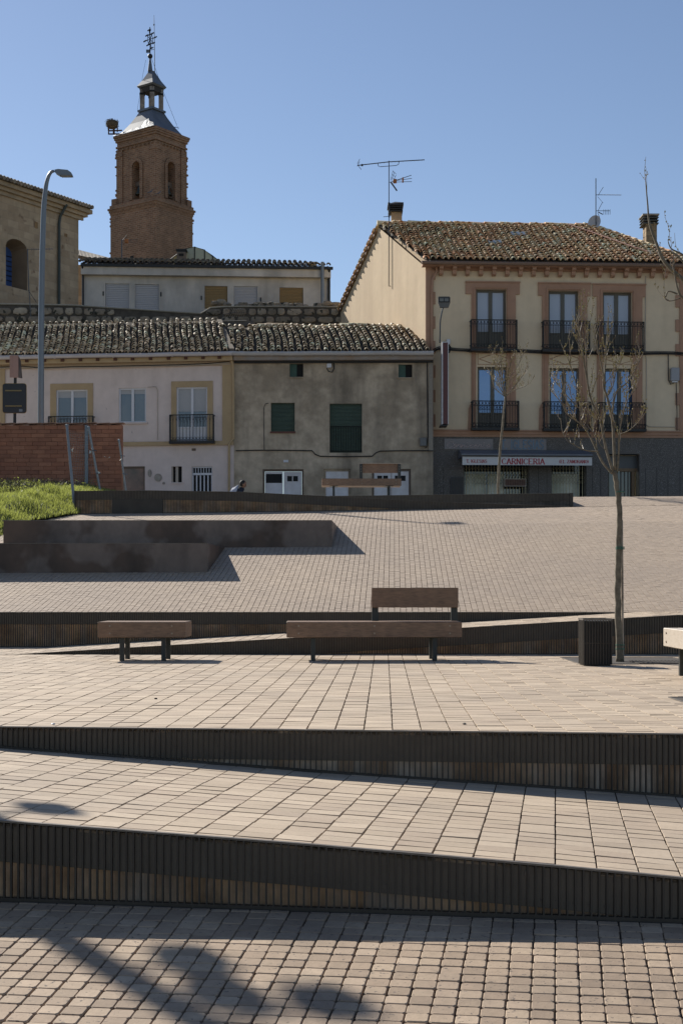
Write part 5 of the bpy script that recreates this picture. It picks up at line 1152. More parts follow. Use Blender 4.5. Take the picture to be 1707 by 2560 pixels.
t = aerial('rusty fishbone antenna lying against the stone wall above the grey house', 60.5, [(558.5,785),(558.5,812)], [(.012,[(559,786),(590,781),(618,780.5)],0)], mr=.014)
a0, b0 = W3(568,783,60.5), W3(614,781,60.5); mb = MB()
for i in range(9):
    x = a0[0]+(b0[0]-a0[0])*i/8; z = a0[2]+(b0[2]-a0[2])*i/8
    for s in (-1,1): mb.tube([(x,60.5,z),(x-.1,60.5-.1*s,z+s*.16)], .009, 4)
mb.build('elements', mat('rusty_rod', (.2,.17,.14), .6), t)
t = aerial('thin antenna mast rising in front of the church window', 62.0, [(70,622),(70,640),(73,720),(78,790)], [(.01,[(70,624),(133,622)],0),(.012,[(71,725),(92,756)],0)], mr=.02)
elements(t, 62.0, (80,623.5), (133,622), 14, .05, .6, .009)
# ================================================================ CHURCH NAVE
m_ston2 = mat('church_stone', (.44,.335,.225), .95, col2=(.33,.24,.155), brick=dict(w=.85,h=.42,m=.018,mortar=(.35,.265,.18)), var=.18, bscale=5, streak=((.24,.19,.13), .35, .5, .55), speck=((.22,.145,.09), 1.3, .63), bump=.02)
NF = Fac(197, 86.0, 58.0); U = NF.U; un = U(-60); zt_ = NF.Z(197,539)
CH = thing('church_nave', 'stone church nave with a moulded cornice and an arched blue window, at the far left', 'church', NF.T(-3,0,10.8))
a,b,c,d = NF.R(15.5,69,598,720); zs_ = d-.62*(b-a)*.5
ow = (a,b,c,zs_)
NA = 8; arc = [(a+(b-a)/2-(b-a)/2*cos(pi*k/NA), zs_+(d-zs_)*sin(pi*k/NA)) for k in range(NA+1)]
sq = [NF.R(88,95.5,555,571), NF.R(161.5,169.5,584,592.5)]
mb = NF.mb(); wall_open(mb, un, 0, 9.5, zt_, [(a,b,c,d)]+sq, .0)
for (p, q) in zip(arc, arc[1:]): mb.face([(p[0],0,p[1]),(q[0],0,q[1]),(q[0],0,d),(p[0],0,d)])
dp = .95
ins = .42
in_ = [(a+ins*.55,c+.22)]; 
rim = [(a,c)]+arc+[(b,c)]
cx_, cz_ = (a+b)/2, (c+d)/2
inner = [(cx_+(x-cx_)*.64, c+.28+(z_-c)*.80) for x, z_ in rim]
mb2 = NF.mb()
for (p, q), (r_, s_) in zip(zip(rim, rim[1:]+rim[:1]), zip(inner, inner[1:]+inner[:1])): mb2.face([(p[0],0,p[1]),(q[0],0,q[1]),(s_[0],-dp,s_[1]),(r_[0],-dp,r_[1])])
for q in sq: mb.face([(q[0],-.3,q[2]),(q[1],-.3,q[2]),(q[1],-.3,q[3]),(q[0],-.3,q[3])])
mb.face([(0,0,9.5),(0,-9,9.5),(0,-9,zt_),(0,0,zt_)]); mb.build('wall', m_ston2, CH, recalc=False, uv=True)
wn = mb2.build('window_reveal', mat('dressed_stone', (.17,.12,.08), .9, var=.15, bscale=5), CH, recalc=False)
mb = NF.mb(); mb.face([(x,-dp+.02,z_) for x, z_ in inner]); pn = mb.build('window', mat('blue_window', (.03,.07,.2), .3, var=.1), CH, recalc=False)
for k in range(1,7): mb = NF.mb(); z_ = c+.3+(d-c)*.7*k/7; mb.tube([(cx_-(b-a)*.31,-dp+.04,z_),(cx_+(b-a)*.31,-dp+.04,z_)], .025, 4); mb.build('window_bar', m_iron, pn)
for k, (w_, z0, z1) in enumerate(((.12,-.0,.22),(.3,.221,.42),(.5,.421,.66))): mb = NF.mb(); mb.box(un,.2+w_,.001,w_,zt_+z0-.25,zt_+z1-.25); mb.box(.001,w_,-8,.0,zt_+z0-.25,zt_+z1-.25); mb.build('cornice', mat('cornice_stone', (.38,.29,.195), .9, var=.2, bscale=4, streak=((.2,.16,.11), .5, .6, .5)), CH)
mb = NF.mb()
for i in range(60):
    u = un+.1+i*.27
    if u > .55: break
    tm = NF.mb(); tm.tube([(u,.75,zt_+.5),(u,-.4,zt_+.72)], .125, 6, .11); tm.build('eaves_tile', m_tileD, CH)
mb = NF.mb(); mb.face([(un,.6,zt_+.42),(.6,.6,zt_+.42),(.6,-8,zt_+2.0),(un,-8,zt_+2.0)]); mb.build('roof', m_tbed, CH, recalc=False)
mb = NF.mb(); mb.tube([(U(152),.5,zt_+.25),(U(147),.15,zt_-.45),(U(145),.12,zt_-.9),(U(145),.12,10)], .085, 7); mb.build('downpipe', mat('dark_green_pipe', (.04,.05,.045), .6), CH)
t = thing('church_annex', 'low tiled annex joining the church nave to the tower', 'building', W3(240,660,88))
mb = MB(); A = [W3(196,628,88),W3(285,652,88)]; mb.box(W3(192,628,88)[0],W3(290,628,88)[0],88,92,10.5,W3(0,662,88)[2]); mb.build('wall', m_ston2, t, uv=True)
mb = MB(); mb.f.append([mb.pt(p) for p in (W3(190,640,87.6),W3(285,660,87.6),(W3(285,650,92)),(W3(196,627,92)),)]); mb.build('roof', m_tbed, t, recalc=False)
for i in range(26): 
    p = Vector(W3(196+i*3.5,642+i*.72,87.5)); q = Vector(W3(198+i*3.4,628+i*.88,91)); mb = MB(); mb.tube([tuple(p),tuple(q)], .12, 6, .1); mb.build('roof_tile', m_tileD, t)
# ================================================================ BELL TOWER
m_brk = mat('tower_brick', (.30,.165,.10), .95, col2=(.19,.10,.06), brick=dict(w=.40,h=.15,m=.022,mortar=(.33,.235,.16)), var=.22, bscale=4, streak=((.13,.085,.055), .3, .5, .7), bump=.05)
C0 = Vector(((390-CX)*110/F, 110.0)); dl = Vector((-cos(radians(36.5)), sin(radians(36.5)))); dr2 = Vector((cos(radians(53.5)), sin(radians(53.5)))); SL, SR = 4.95, 4.2
TW = thing('bell_tower', 'square brick bell tower with arched openings, a small lead-roofed lantern and an iron cross', 'tower', (C0.x, C0.y, 12))
def TP(a, b, z, o=0.):       # a along the left face, b along the right face, o outwards offset of the corner
    p = C0+dl*a+dr2*b; return (p.x, p.y, z)
def ring_box(o0, z0, z1, name, m_=None, par=None):
    mb = MB(); q = [(-o0,-o0),(-o0,SR+o0),(SL+o0,SR+o0),(SL+o0,-o0)]; A = [mb.pt(TP(a,b,z0)) for a, b in q]; B = [mb.pt(TP(a,b,z1)) for a, b in q]
    mb.f += [A[::-1], B]+[[A[i],A[(i+1)%4],B[(i+1)%4],B[i]] for i in range(4)]; return mb.build(name, m_ or m_brk, par or TW, uv=True)
zof = lambda y: (HY-y)*110/F
zl0, zl1 = zof(514), zof(490)
ring_box(0, 11, zl0, 'lower_shaft')
for i, (o_, a_, b_) in enumerate(((.04,514,509),(.10,508.8,503),(.17,502.8,498),(.05,497.8,490))): ring_box(o_, zof(a_), zof(b_), 'string_course')
mb = MB()
for q in ((1.4,2.2),(3.3,4.1)): pass
# upper shaft with arches
IN = .42; zu0, zu1 = zl1, zof(346)
def arched(face):
    "face: function (s, depth, z)->world ; s from 0..S along the face"
    return face
def face_L(s, dpt, z): return TP(IN+s, IN+dpt, z)
def face_R(s, dpt, z): return TP(IN+dpt, IN+s, z)
def face_LB(s, dpt, z): return TP(IN+s, SR-IN-dpt, z)
def face_RB(s, dpt, z): return TP(SL-IN-dpt, IN+s, z)
def arch_wall(fn, S, s0, s1, zb, zs, rt, nm):
    mb = MB(fn); th = .75; n = 10; r = (s1-s0)/2; cx = (s0+s1)/2
    mb.face([(0,0,zu0),(s0,0,zu0),(s0,0,zu1),(0,0,zu1)]); mb.face([(s1,0,zu0),(S,0,zu0),(S,0,zu1),(s1,0,zu1)]); mb.face([(s0,0,zu0),(s1,0,zu0),(s1,0,zb),(s0,0,zb)])
    arc = [(cx-r*cos(pi*k/n), zs+r*sin(pi*k/n)) for k in range(n+1)]
    for p, q in zip(arc, arc[1:]): mb.face([(p[0],0,p[1]),(q[0],0,q[1]),(q[0],0,zu1),(p[0],0,zu1)]); mb.face([(p[0],0,p[1]),(p[0],th,p[1]),(q[0],th,q[1]),(q[0],0,q[1])])
    mb.face([(s0,0,zb),(s0,th,zb),(s0,th,zs),(s0,0,zs)]); mb.face([(s1,0,zb),(s1,0,zs),(s1,th,zs),(s1,th,zb)]); mb.face([(s0,0,zb),(s1,0,zb),(s1,th,zb),(s0,th,zb)])
    mb.build(nm, m_brk, TW, uv=True, recalc=False)
    # brick archivolt and pilasters, standing proud
    mb = MB(fn); ro = r+.28; arc2 = [(cx-ro*cos(pi*k/n), zs+ro*sin(pi*k/n)) for k in range(n+1)]
    for (p, q), (p2, q2) in zip(zip(arc, arc[1:]), zip(arc2, arc2[1:])): mb.face([(p[0],-.1,p[1]),(q[0],-.1,q[1]),(q2[0],-.1,q2[1]),(p2[0],-.1,p2[1])]); mb.face([(p2[0],-.1,p2[1]),(q2[0],-.1,q2[1]),(q2[0],0,q2[1]),(p2[0],0,p2[1])])
    mb.box(s0-.28,s0-.001,-.1,-.002,zb,zs); mb.box(s1+.001,s1+.28,-.1,-.002,zb,zs); mb.build('archivolt', m_brk, TW, uv=True, recalc=False)
    for p_ in ((-.09,.55),(S-.55,S+.09)):
        mb = MB(fn); mb.box(p_[0],p_[1],-.10,-.003,zu0,zu1); mb.build('pilaster', m_brk, TW, uv=True); mb = MB(fn); mb.box(p_[0]-.03,p_[1]+.03,-.15,-.101,zu1-.6,zu1-.45); mb.build('capital', m_brk, TW, uv=True)
SL2, SR2 = SL-2*IN, SR-2*IN
zs_ = zof(400)
arch_wall(face_L, SL2, SL2/2-.42, SL2/2+.42, zu0+.25, zs_, 0, 'upper_wall'); arch_wall(face_R, SR2, SR2/2-.42, SR2/2+.42, zu0+.25, zs_, 0, 'upper_wall')
arch_wall(face_LB, SL2, SL2/2-.42, SL2/2+.42, zu0+.25, zs_, 0, 'upper_wall'); arch_wall(face_RB, SR2, SR2/2-.42, SR2/2+.42, zu0+.25, zs_, 0, 'upper_wall')
ring_box(-IN+.0, zu1, zof(343), 'entablature')
for i, (o_, a_, b_) in enumerate(((.08,342.8,338),(.0,337.8,328),(.10,327.8,322),(.17,321.8,317),(.22,316.8,311))): ring_box(o_-IN+.05, zof(a_), zof(b_), 'cornice')
# broken blocks on the ledge
for a_, b_ in ((.1,.1),(SL-.5,.1),(.1,SR-.5)):
    mb = MB(); q = [(a_,b_),(a_,b_+.5),(a_+.5,b_+.5),(a_+.5,b_)]; A = [mb.pt(TP(x,y,zl1)) for x, y in q]; B = [mb.pt(TP(x,y,zl1+.55)) for x, y in q]; mb.f += [B]+[[A[i],A[(i+1)%4],B[(i+1)%4],B[i]] for i in range(4)]; mb.build('corner_block', m_brk, TW, uv=True)
rt_ = random.Random(17)
for k in range(44):                                  # broken and jutting bricks on the corners
    hi = k % 2; o_ = IN-.09 if hi else 0; z_ = rt_.uniform(zu0,zu1) if hi else rt_.uniform(14,zl0)
    if rt_.random() < .35: z_ = (zu1-.5 if hi else zl0-.35)+rt_.uniform(-.4,.35)
    a_, b_ = ((o_, SR-o_) if rt_.random() < .5 else (SL-o_, o_)); s_ = rt_.uniform(.04,.09)
    mb = MB(); q = [(a_-s_,b_-s_),(a_-s_,b_+s_),(a_+s_,b_+s_),(a_+s_,b_-s_)]; h_ = rt_.uniform(.06,.16)
    A = [mb.pt(TP(x,y,z_)) for x, y in q]; B = [mb.pt(TP(x,y,z_+h_)) for x, y in q]; mb.f += [A[::-1], B]+[[A[i],A[(i+1)%4],B[(i+1)%4],B[i]] for i in range(4)]; mb.build('jutting_brick', m_brk, TW, uv=True)
# dentil
for q in range(9):
    for fn, S in ((face_L,SL2),(face_R,SR2)): 
        mb = MB(fn); s = S*(q+.5)/9; mb.box(s-.06,s+.06,-.2,-.01,zof(350),zof(347)); mb.build('dentil', m_brk, TW, uv=True)
# slit window in the lower shaft
mb = MB(lambda s, d_, z: TP(s, d_, z)); mb.box(2.35,2.75,-.01,.05,zof(649),zof(628)); mb.build('slit_window', m_dark, TW)
mb = MB(lambda s, d_, z: TP(s, d_, z)); mb.box(2.25,2.34,-.03,.05,zof(652),zof(624)); mb.build('slit_jamb', m_brk, TW, uv=True)
# bells
m_bell = mat('bell_bronze', (.06,.065,.055), .5, metal=.6, var=.1)
for fn, S in ((face_L,SL2),(face_R,SR2)):
    c_ = fn(S/2, .35, zof(466)); bl_ = MB(); bl_.lathe(c_, [(.02,.62),(.16,.6),(.2,.45),(.22,.2),(.3,.03),(.36,-.08),(.33,-.09)], 14); bl_.build('bell', m_bell, TW, smooth=True)
    mb = MB(fn); mb.box(S/2-.4,S/2+.4,.25,.45,zof(466)+.6,zof(466)+.95); mb.build('bell_yoke', m_brn, TW)
mb = MB(); c_ = Vector(face_R(SR2/2+.1,.1,zof(463))); a_ = Vector((dr2.x,dr2.y,0)); mb.tube([tuple(c_+a_*cos(k*pi/6)*.3+Vector((0,0,1))*sin(k*pi/6)*.42) for k in range(13)], .035, 5); mb.build('bell_wheel', m_brn, TW)
# lead roof: concave pyramid
m_lead = mat('lead_sheet', (.10,.11,.125), .42, metal=.4, col2=(.15,.155,.165), scale=.9, amt=.8, var=.15, bscale=4)
m_sheet = mat('grey_white_sheet', (.40,.40,.40), .5, var=.12, bscale=3, bump=.08)
TC = C0+dl*SL/2+dr2*SR/2; sz = lambda y: (HY-y)*TC.y/F
def sq_ring(h, z): return [(TC.x+(-dl*sa*h*SL/SR*.92-dr2*sb*h).x, TC.y+(-dl*sa*h*SL/SR*.92-dr2*sb*h).y, z) for sa, sb in ((1,1),(1,-1),(-1,-1),(-1,1))]
zr0 = zof(312); zr1 = sz(281); prof = [(2.02,zr0),(1.62,zr0+.3),(1.16,zr0+(zr1-zr0)*.5),(.84,zr0+(zr1-zr0)*.8),(.66,zr1)]
mb = MB(); rs_ = [[mb.pt(p) for p in sq_ring(h, z)] for h, z in prof]
for A, B in zip(rs_, rs_[1:]):
    for i in range(4): mb.f.append([A[i],A[(i+1)%4],B[(i+1)%4],B[i]])
mb.f.append(rs_[-1]); mb.build('lead_roof', m_lead, TW)
# loose pale sheet on the left slope
mb = MB(); A = sq_ring(2.10,zr0+.02); B = sq_ring(1.74,zr0+.36); C_ = sq_ring(1.28,zr0+.08+(zr1-zr0)*.5)
P0, P3 = Vector(A[0]), Vector(A[3]); Q0, Q3 = Vector(B[0]), Vector(B[3]); S0, S3 = Vector(C_[0]), Vector(C_[3])
rg = random.Random(2); up_ = [P0.lerp(P3, k/12) for k in range(13)]; hh = [.9,1.1,1.9,1.7,1.0,.85,.7,.75,.6,.5,.5,.3,.1]
tpv = []
for k in range(13):
    t_ = k/12; e = Q0.lerp(Q3, t_); f_ = S0.lerp(S3, t_); v = hh[k]; tpv.append(up_[k].lerp(e, v) if v <= 1 else e.lerp(f_, v-1))
for k in range(12): mb.face([tuple(up_[k]),tuple(up_[k+1]),tuple(tpv[k+1]+Vector((-.03,-.03,0))*((k+1)%2)),tuple(tpv[k]+Vector((-.03,-.03,0))*(k%2))])
mb.build('loose_roof_sheet', m_sheet, TW, recalc=False)
# lantern
def sqbox(h0, z0, h1, z1, nm, m_):
    mb = MB(); A = [mb.pt(p) for p in sq_ring(h0, z0)]; B = [mb.pt(p) for p in sq_ring(h1, z1)]; mb.f += [A[::-1], B]+[[A[i],A[(i+1)%4],B[(i+1)%4],B[i]] for i in range(4)]; return mb.build(nm, m_, TW)
sqbox(.76, zr1-.02, .76, zr1+.14, 'lantern_base', m_lead)
m_lw = mat('lantern_wood', (.34,.31,.28), .8, col2=(.16,.13,.11), scale=1.5, amt=.9, var=.2, bscale=6)
zc_a, zc_b = zr1+.14, sz(225)
for p in sq_ring(.50, 0): 
    mb = MB(); mb.box(p[0]-.17,p[0]+.17,p[1]-.17,p[1]+.17,zc_a,zc_b); mb.build('lantern_column', m_lw, TW)
    mb = MB(); mb.box(p[0]-.2,p[0]+.2,p[1]-.2,p[1]+.2,zc_b-.45,zc_b-.3); mb.build('capital', m_dark, TW)
sqbox(.60, zc_b-.28, .66, zc_b+.1, 'lantern_beam', mat('charred_wood', (.035,.03,.028), .8, var=.2))
pr = [(.72,zc_b+.11),(.80,zc_b+.24),(.52,sz(203)),(.34,sz(191)),(.22,sz(183)),(.16,sz(178))]
mb = MB(); rs_ = [[mb.pt(p) for p in sq_ring(h, z)] for h, z in pr]
for A, B in zip(rs_, rs_[1:]):
    for i in range(4): mb.f.append([A[i],A[(i+1)%4],B[(i+1)%4],B[i]])
mb.f += [rs_[0][::-1], rs_[-1]]; mb.build('lantern_roof', m_lead, TW)
tx = TC.x-.12; mb = MB(); mb.lathe((tx,TC.y,0), [(.2,sz(178)),(.19,sz(175)),(.13,sz(160)),(.07,sz(146)),(.09,sz(145.5))], 10); mb.build('spirelet', m_lead, TW, smooth=False)
mb = MB(); mb.ball((tx,TC.y,sz(140.5)), .2, 12, 8); mb.build('ball', m_iron, TW, smooth=True)
mb = MB(); mb.tube([(tx,TC.y,sz(135)),(tx-.02,TC.y,sz(68))], .035, 6)
cz_ = sz(98)
for k in range(8):
    a_ = k*pi/4+.2; l = .75 if k % 2 == 0 else .55; ex, ez = tx+cos(a_)*l*.55, cz_+sin(a_)*l; mb.tube([(tx,TC.y,cz_),(ex,TC.y,ez)], .028, 5)
    for s in (-1,1): mb.ball((ex+s*.09,TC.y,ez+.05*s), .06, 6, 4)
    mb.ball((ex,TC.y,ez), .07, 6, 4); mb.tube([(tx+cos(a_)*.22,TC.y,cz_+sin(a_)*.4),(tx+cos(a_+.78)*.22,TC.y,cz_+sin(a_+.78)*.4)], .022, 4)
mb.ball((tx,TC.y,sz(76)), .07, 6, 4)
mb.build('iron_cross', m_ironr, TW)
mb = MB(); z_ = sz(128); mb.box(tx-.32,tx-.02,TC.y-.01,TC.y+.01,z_-.13,z_+.13); mb.tube([(tx,TC.y,z_+.08),(tx+.35,TC.y,z_+.16)], .02, 4); mb.build('weather_vane', m_lead, TW)
mb = MB(); rx_ = lambda x: (x-CX)*TC.y/F; mb.tube([(rx_(387.5),TC.y,sz(193)),(rx_(386),TC.y,sz(62)),(rx_(385.5),TC.y,sz(38))], .035, 5, .015); mb.ball((rx_(385.5),TC.y,sz(62)), .07, 8, 5); mb.tube([(tx,TC.y,sz(118)),(rx_(387),TC.y,sz(118))], .02, 4); mb.build('lightning_rod', m_pole, TW)
mb = MB(); mb.tube([(rx_(379),TC.y,sz(145)),(rx_(392),TC.y,sz(180)),(rx_(407),TC.y,sz(225)),(rx_(443),TC.y,sz(314))], .012, 4); mb.tube([(rx_(365),TC.y,sz(150)),(rx_(358),TC.y,sz(185)),(rx_(344),TC.y,sz(275))], .010, 4)
mb.tube([(rx_(437),TC.y,sz(318)),(rx_(446),TC.y,sz(318)),(rx_(446),TC.y,sz(323))], .03, 4); mb.build('stay_wire', m_iron, TW)
# stork nest
YN = 112.5
t = thing('stork_nest', 'large stick nest on a steel bracket at the left corner of the tower top', 'nest', W3(281,316,YN))
m_stick = mat('nest_sticks', (.12,.09,.06), .95, var=.35, bscale=10)
mb = MB()
for x, dy in ((273,-.3),(285,.3),(281,.6),(294,0)): mb.tube([(W3(x,0,YN)[0],YN+dy,W3(0,316,YN)[2]),(W3(x,0,YN)[0],YN+dy,W3(0,330,YN)[2])], .045, 4)
for y in (327,335): mb.tube([W3(272,y,YN),W3(306,y-1 if y < 330 else y,YN)], .06, 4)
mb.tube([W3(273,316,YN),W3(272,336,YN)], .05, 4); mb.build('bracket', mat('rusty_bracket', (.07,.03,.02), .7), t)
mb = MB(); c_ = W3(281,308,YN); mb.lathe((c_[0],c_[1],c_[2]-.3), [(.3,-.1),(.42,.02),(.5,.25),(.46,.42),(.25,.45)], 12); mb.build('nest_body', m_stick, t)
mb = MB()
for k in range(200):
    a_ = rs.uniform(0,2*pi); r_ = rs.uniform(.3,.5); z_ = c_[2]+rs.uniform(-.32,.22); p = Vector((c_[0]+cos(a_)*r_, c_[1]+sin(a_)*r_, z_)); d_ = Vector((-sin(a_)+rs.uniform(-.5,.5),cos(a_)+rs.uniform(-.5,.5),rs.uniform(-.5,.4)))*rs.uniform(.08,.22); mb.tube([tuple(p-d_),tuple(p+d_)], .012, 3, cap=False)
o = mb.build('sticks', m_stick, t, recalc=False); o['kind'] = 'stuff'
for (x, y, w_) in ((376.5,481,0),(397,484,1)):
    t = thing('pigeon', 'pigeon resting on the tower ledge, %s' % ('left of the broken corner block' if w_ == 0 else 'right of the broken corner block'), 'pigeon', W3(x,y,109.3), 'pigeons on the tower ledge')
    c_ = Vector(W3(x,y,109.3)); mb = MB(); mb.tube([tuple(c_+Vector(q)) for q in ((-.26,0,-.02),(-.12,0,.0),(.02,0,.04),(.12,0,.12),(.15,0,.2),(.2,0,.21))], lambda s: [.015,.04,.07,.06,.04,.035,.01][min(6,int(s*6+.5))], 8); mb.build('body', mat('pigeon_grey', (.12,.12,.14), .8), t)
# ================================================================ BRICK WALL, GRASS, FENCE, SIGN, PERSON
m_hbr = mat('orange_brick', (.30,.10,.05), .9, tones=[(.36,.155,.09),(.30,.125,.075),(.41,.18,.105),(.25,.105,.065),(.37,.15,.085)], var=.15, bscale=12, bump=.003)
m_hmo = mat('brick_mortar', (.22,.10,.06), .95, var=.25, bscale=15)
KF = Fac(305, 43.0, -1.5); U = KF.U; ul = U(-90); zt_ = KF.Z(150,1061); zb_ = 2.85
BW = thing('brick_wall', 'bare orange hollow-brick wall capped with thin flat tiles, at the left edge', 'wall', KF.T(ul/2,0,zb_))
mb = KF.mb(); mb.box(ul,0,-.24,-.006,zb_-.6,zt_-.02); mb.build('mortar_core', m_hmo, BW)
ch_ = .1235; bl = .40; n = int((zt_-.02-zb_)/ch_); rb = random.Random(3)
shb = []
for v in range(5): pass
for r in range(-2, n+1):
    z0 = zt_-.02-(r+3)*ch_ if False else zt_-.03-(r+3)*ch_
    u = -((r % 2)*.2)-rb.uniform(0,.03); first = True
    x1 = 0.
    while x1 > ul:
        ln = (.2 if first and r % 2 else bl)*rb.uniform(.93,1.03); first = False; x0 = x1-ln
        g = .004; mb = KF.mb(); dd_ = rb.uniform(-.002,.006); mb.bbox(x0+g, x1-g, -.006, .012+dd_, z0+.004, z0+ch_-.004, .004); mb.build('brick', m_hbr, BW); x1 = x0
        if x1 < ul: break
mb = KF.mb(); mb.box(-.16,.004,.002,.05,zb_-.5,zt_-.35); 
x1 = .05; k = 0
while x1 > ul:
    mb = KF.mb(); tz = rb.uniform(0,.012); mb.prism([(x1-.42,zt_+.0+tz),(x1+.01,zt_+.02+tz),(x1+.01,zt_+.045+tz),(x1-.42,zt_+.025+tz)], 'y', -.30, .06+rb.uniform(0,.02)); mb.build('cap_tile', mat('cap_terracotta', (.30,.17,.12), .85, var=.2, island=1), BW); x1 -= .415
# side patch of rough mortar at the end
p = KF.R(214,222,1063,1225); mb = KF.mb(); mb.box(p[0],p[1],.03,.08,zb_-.3,p[3]); mb.build('wall_post', m_pole, BW)
# grass bank
m_grs = mat('grass_ground', (.05,.075,.02), .95, col2=(.07,.06,.025), scale=1.2, amt=.8, var=.3, bscale=8)
def z_bank(X, Y):
    b = lerp_list([(20,-1.2),(24,-.1),(28,.70),(30,1.15),(34.3,1.93),(36,2.15),(38,2.4),(43,2.82),(60,2.82)], Y)
    h = .10*sin(X*1.7+Y*.9)*sin(Y*1.3-X*.6)+.05*sin(X*4.1+1)*sin(Y*3.3)
    e = min(1, max(0, (-6.3-X)/1.2))
    return b+h*e+.22*e*(1 if Y > 30 else .5)-.10*(1-e)
mb = MB(); nx, ny = 40, 60; idx = []
for j in range(ny+1):
    Y = 25.4+(43.2-25.4)*j/ny
    xr = -6.35-.28*(34.3-Y) if 31.8 < Y < 34.3 else (-7.0 if Y <= 31.8 else -6.35); xr = xr if Y < 36.3 else -5.2; row = []
    for i in range(nx+1): X = -16+(xr+16)*(i/nx)**.7; row.append(mb.pt((X, Y, z_bank(X, Y))))
    idx.append(row)
for A, B in zip(idx, idx[1:]):
    for i in range(nx): mb.f.append([A[i],A[i+1],B[i+1],B[i]])
structure(mb.build('grass_bank', m_grs, recalc=False))
def blades(n, m_, xr, yr, h0, h1, wd, seed, nm, cond=None, lean=.5):
    rg = random.Random(seed); V = []; Fc = []
    for _ in range(n):
        Y = rg.uniform(*yr); xe = -6.35-.28*(34.3-Y) if 31.8 < Y < 34.3 else (-7.0 if Y <= 31.8 else -6.35); xe = xe if Y < 36.3 else -5.1
        X = rg.uniform(xr[0], min(xr[1], xe+.12))
        if cond and not cond(X, Y, rg): continue
        z = z_bank(X, Y)-.01; h = rg.uniform(h0, h1)*(.6+.8*(.5+.5*sin(X*2.3+Y*1.7)*sin(Y*2.1-X))); a = rg.uniform(0, pi); dx, dy = cos(a)*wd, sin(a)*wd; lx, ly = rg.uniform(-lean,lean)*h, rg.uniform(-lean,lean)*h
        o = len(V); V += [(X-dx,Y-dy,z),(X+dx,Y+dy,z),(X+dx*.6+lx*.4,Y+dy*.6+ly*.4,z+h*.6),(X-dx*.6+lx*.4,Y-dy*.6+ly*.4,z+h*.6),(X+lx,Y+ly,z+h)]; Fc += [(o,o+1,o+2,o+3),(o+3,o+2,o+4)]
    me = bpy.data.meshes.new(nm); me.from_pydata(V, [], Fc); me.materials.append(m_); o = link(nm, me); props(o, None, None, None, 'stuff'); return o
m_bl = mat('grass_blade', (.12,.2,.03), .6, tones=[(.13,.17,.035),(.19,.22,.05),(.08,.12,.024),(.25,.23,.08),(.15,.18,.04),(.22,.19,.09)], var=.1)
m_bl.node_tree.nodes['Principled BSDF'].inputs['Transmission Weight'].default_value = 0
def translucent(m, col, f):
    t = m.node_tree; b = t.nodes['Principled BSDF']; tr = t.nodes.new('ShaderNodeBsdfTranslucent'); tr.inputs[0].default_value = (*col, 1); mx = t.nodes.new('ShaderNodeMixShader'); mx.inputs[0].default_value = f
    o = [n for n in t.nodes if n.type == 'OUTPUT_MATERIAL'][0]; t.links.new(b.outputs[0], mx.inputs[1]); t.links.new(tr.outputs[0], mx.inputs[2]); t.links.new(mx.outputs[0], o.inputs[0])
translucent(m_bl, (.40,.44,.10), .42)
o = blades(60000, m_bl, (-11,-5), (25.5,42.8), .05, .16, .009, 1, 'grass'); props(o, 'long bright green grass on the bank left of the paving', 'grass')
m_weed = mat('dry_weed', (.09,.075,.05), .8, tones=[(.08,.06,.045),(.12,.10,.06),(.06,.05,.04)], var=.2)
o = blades(7000, m_weed, (-12,-7.6), (36.5,42.7), .08, .3, .008, 2, 'bramble_scrub', lambda X, Y, rg: rg.random() < .9, .9); props(o, 'dark leafless bramble scrub below the brick wall', 'scrub')
rg = random.Random(8); bd = MB()
for _ in range(600):
    Y = rg.uniform(35,42.5); X = rg.uniform(-12,-7.0); c = Vector((X,Y,z_bank(X,Y)+rg.uniform(.03,.25)))
    a = Vector((rg.uniform(-1,1),rg.uniform(-1,1),rg.uniform(-.4,.6))).normalized()*.035; b = a.cross(Vector((rg.random(),rg.random(),1))).normalized()*.025
    bd.f.append([bd.pt(tuple(c-a)), bd.pt(tuple(c+b)), bd.pt(tuple(c+a)), bd.pt(tuple(c-b))])
o = bd.build('bramble_leaves', m_bl, None, recalc=False); props(o, 'scattered small green leaves on the bramble scrub', 'leaves', None, 'stuff')
for i, (px, py, Y) in enumerate(((124,1272,36.5),(28,1275,37))):
    c = W3(px, py, Y); t = thing('loose_stone', ('small white stone lying in the middle of the grass bank','grey stone at the left edge of the grass bank')[i], 'stone', c)
    mb = MB(); mb.lathe((c[0],c[1],c[2]-.08), [(.05,-.02),(.09,.03),(.07,.09),(.02,.11)], 7); mb.build('body', (m_conc, m_stone)[i], t)
# leaning fence posts
def fence_post(label, p0, p1, Y0, Y1, r, extra=()):
    a, b = W3(*p0, Y0), W3(*p1, Y1); t = thing('fence_post', label, 'fence post', b, 'leaning galvanised fence posts')
    mb = MB(); mb.tube([a, b], r, 7); mb.build('tube', mat('galvanised', (.22,.225,.23), .45, metal=.4, var=.15, bscale=8), t)
    mb = MB(); mb.lathe((a[0],a[1],a[2]), [(r*1.2,-.04),(r*1.2,.015),(.005,.03)], 7); mb.build('cap', m_pole, t)
    for k in extra:
        c = Vector(b).lerp(Vector(a), k); mb = MB(); mb.tube([tuple(c-Vector((.03,r+.002,0))), tuple(c+Vector((.12,-r-.03,-.02)))], .01, 4); mb.build('hook', m_pole, t)
fence_post('leaning grey fence post nearest the paving, longest of the three', (168,1063), (187,1272), 35.4, 34.9, .035)
fence_post('fence post leaning against the brick wall in the middle', (222,1068), (252,1232), 41.0, 41.0, .035, (.3,.65))
fence_post('short fence post leaning at the right end of the brick wall', (298,1100), (316,1230), 39.6, 39.6, .028, (.35,.7))
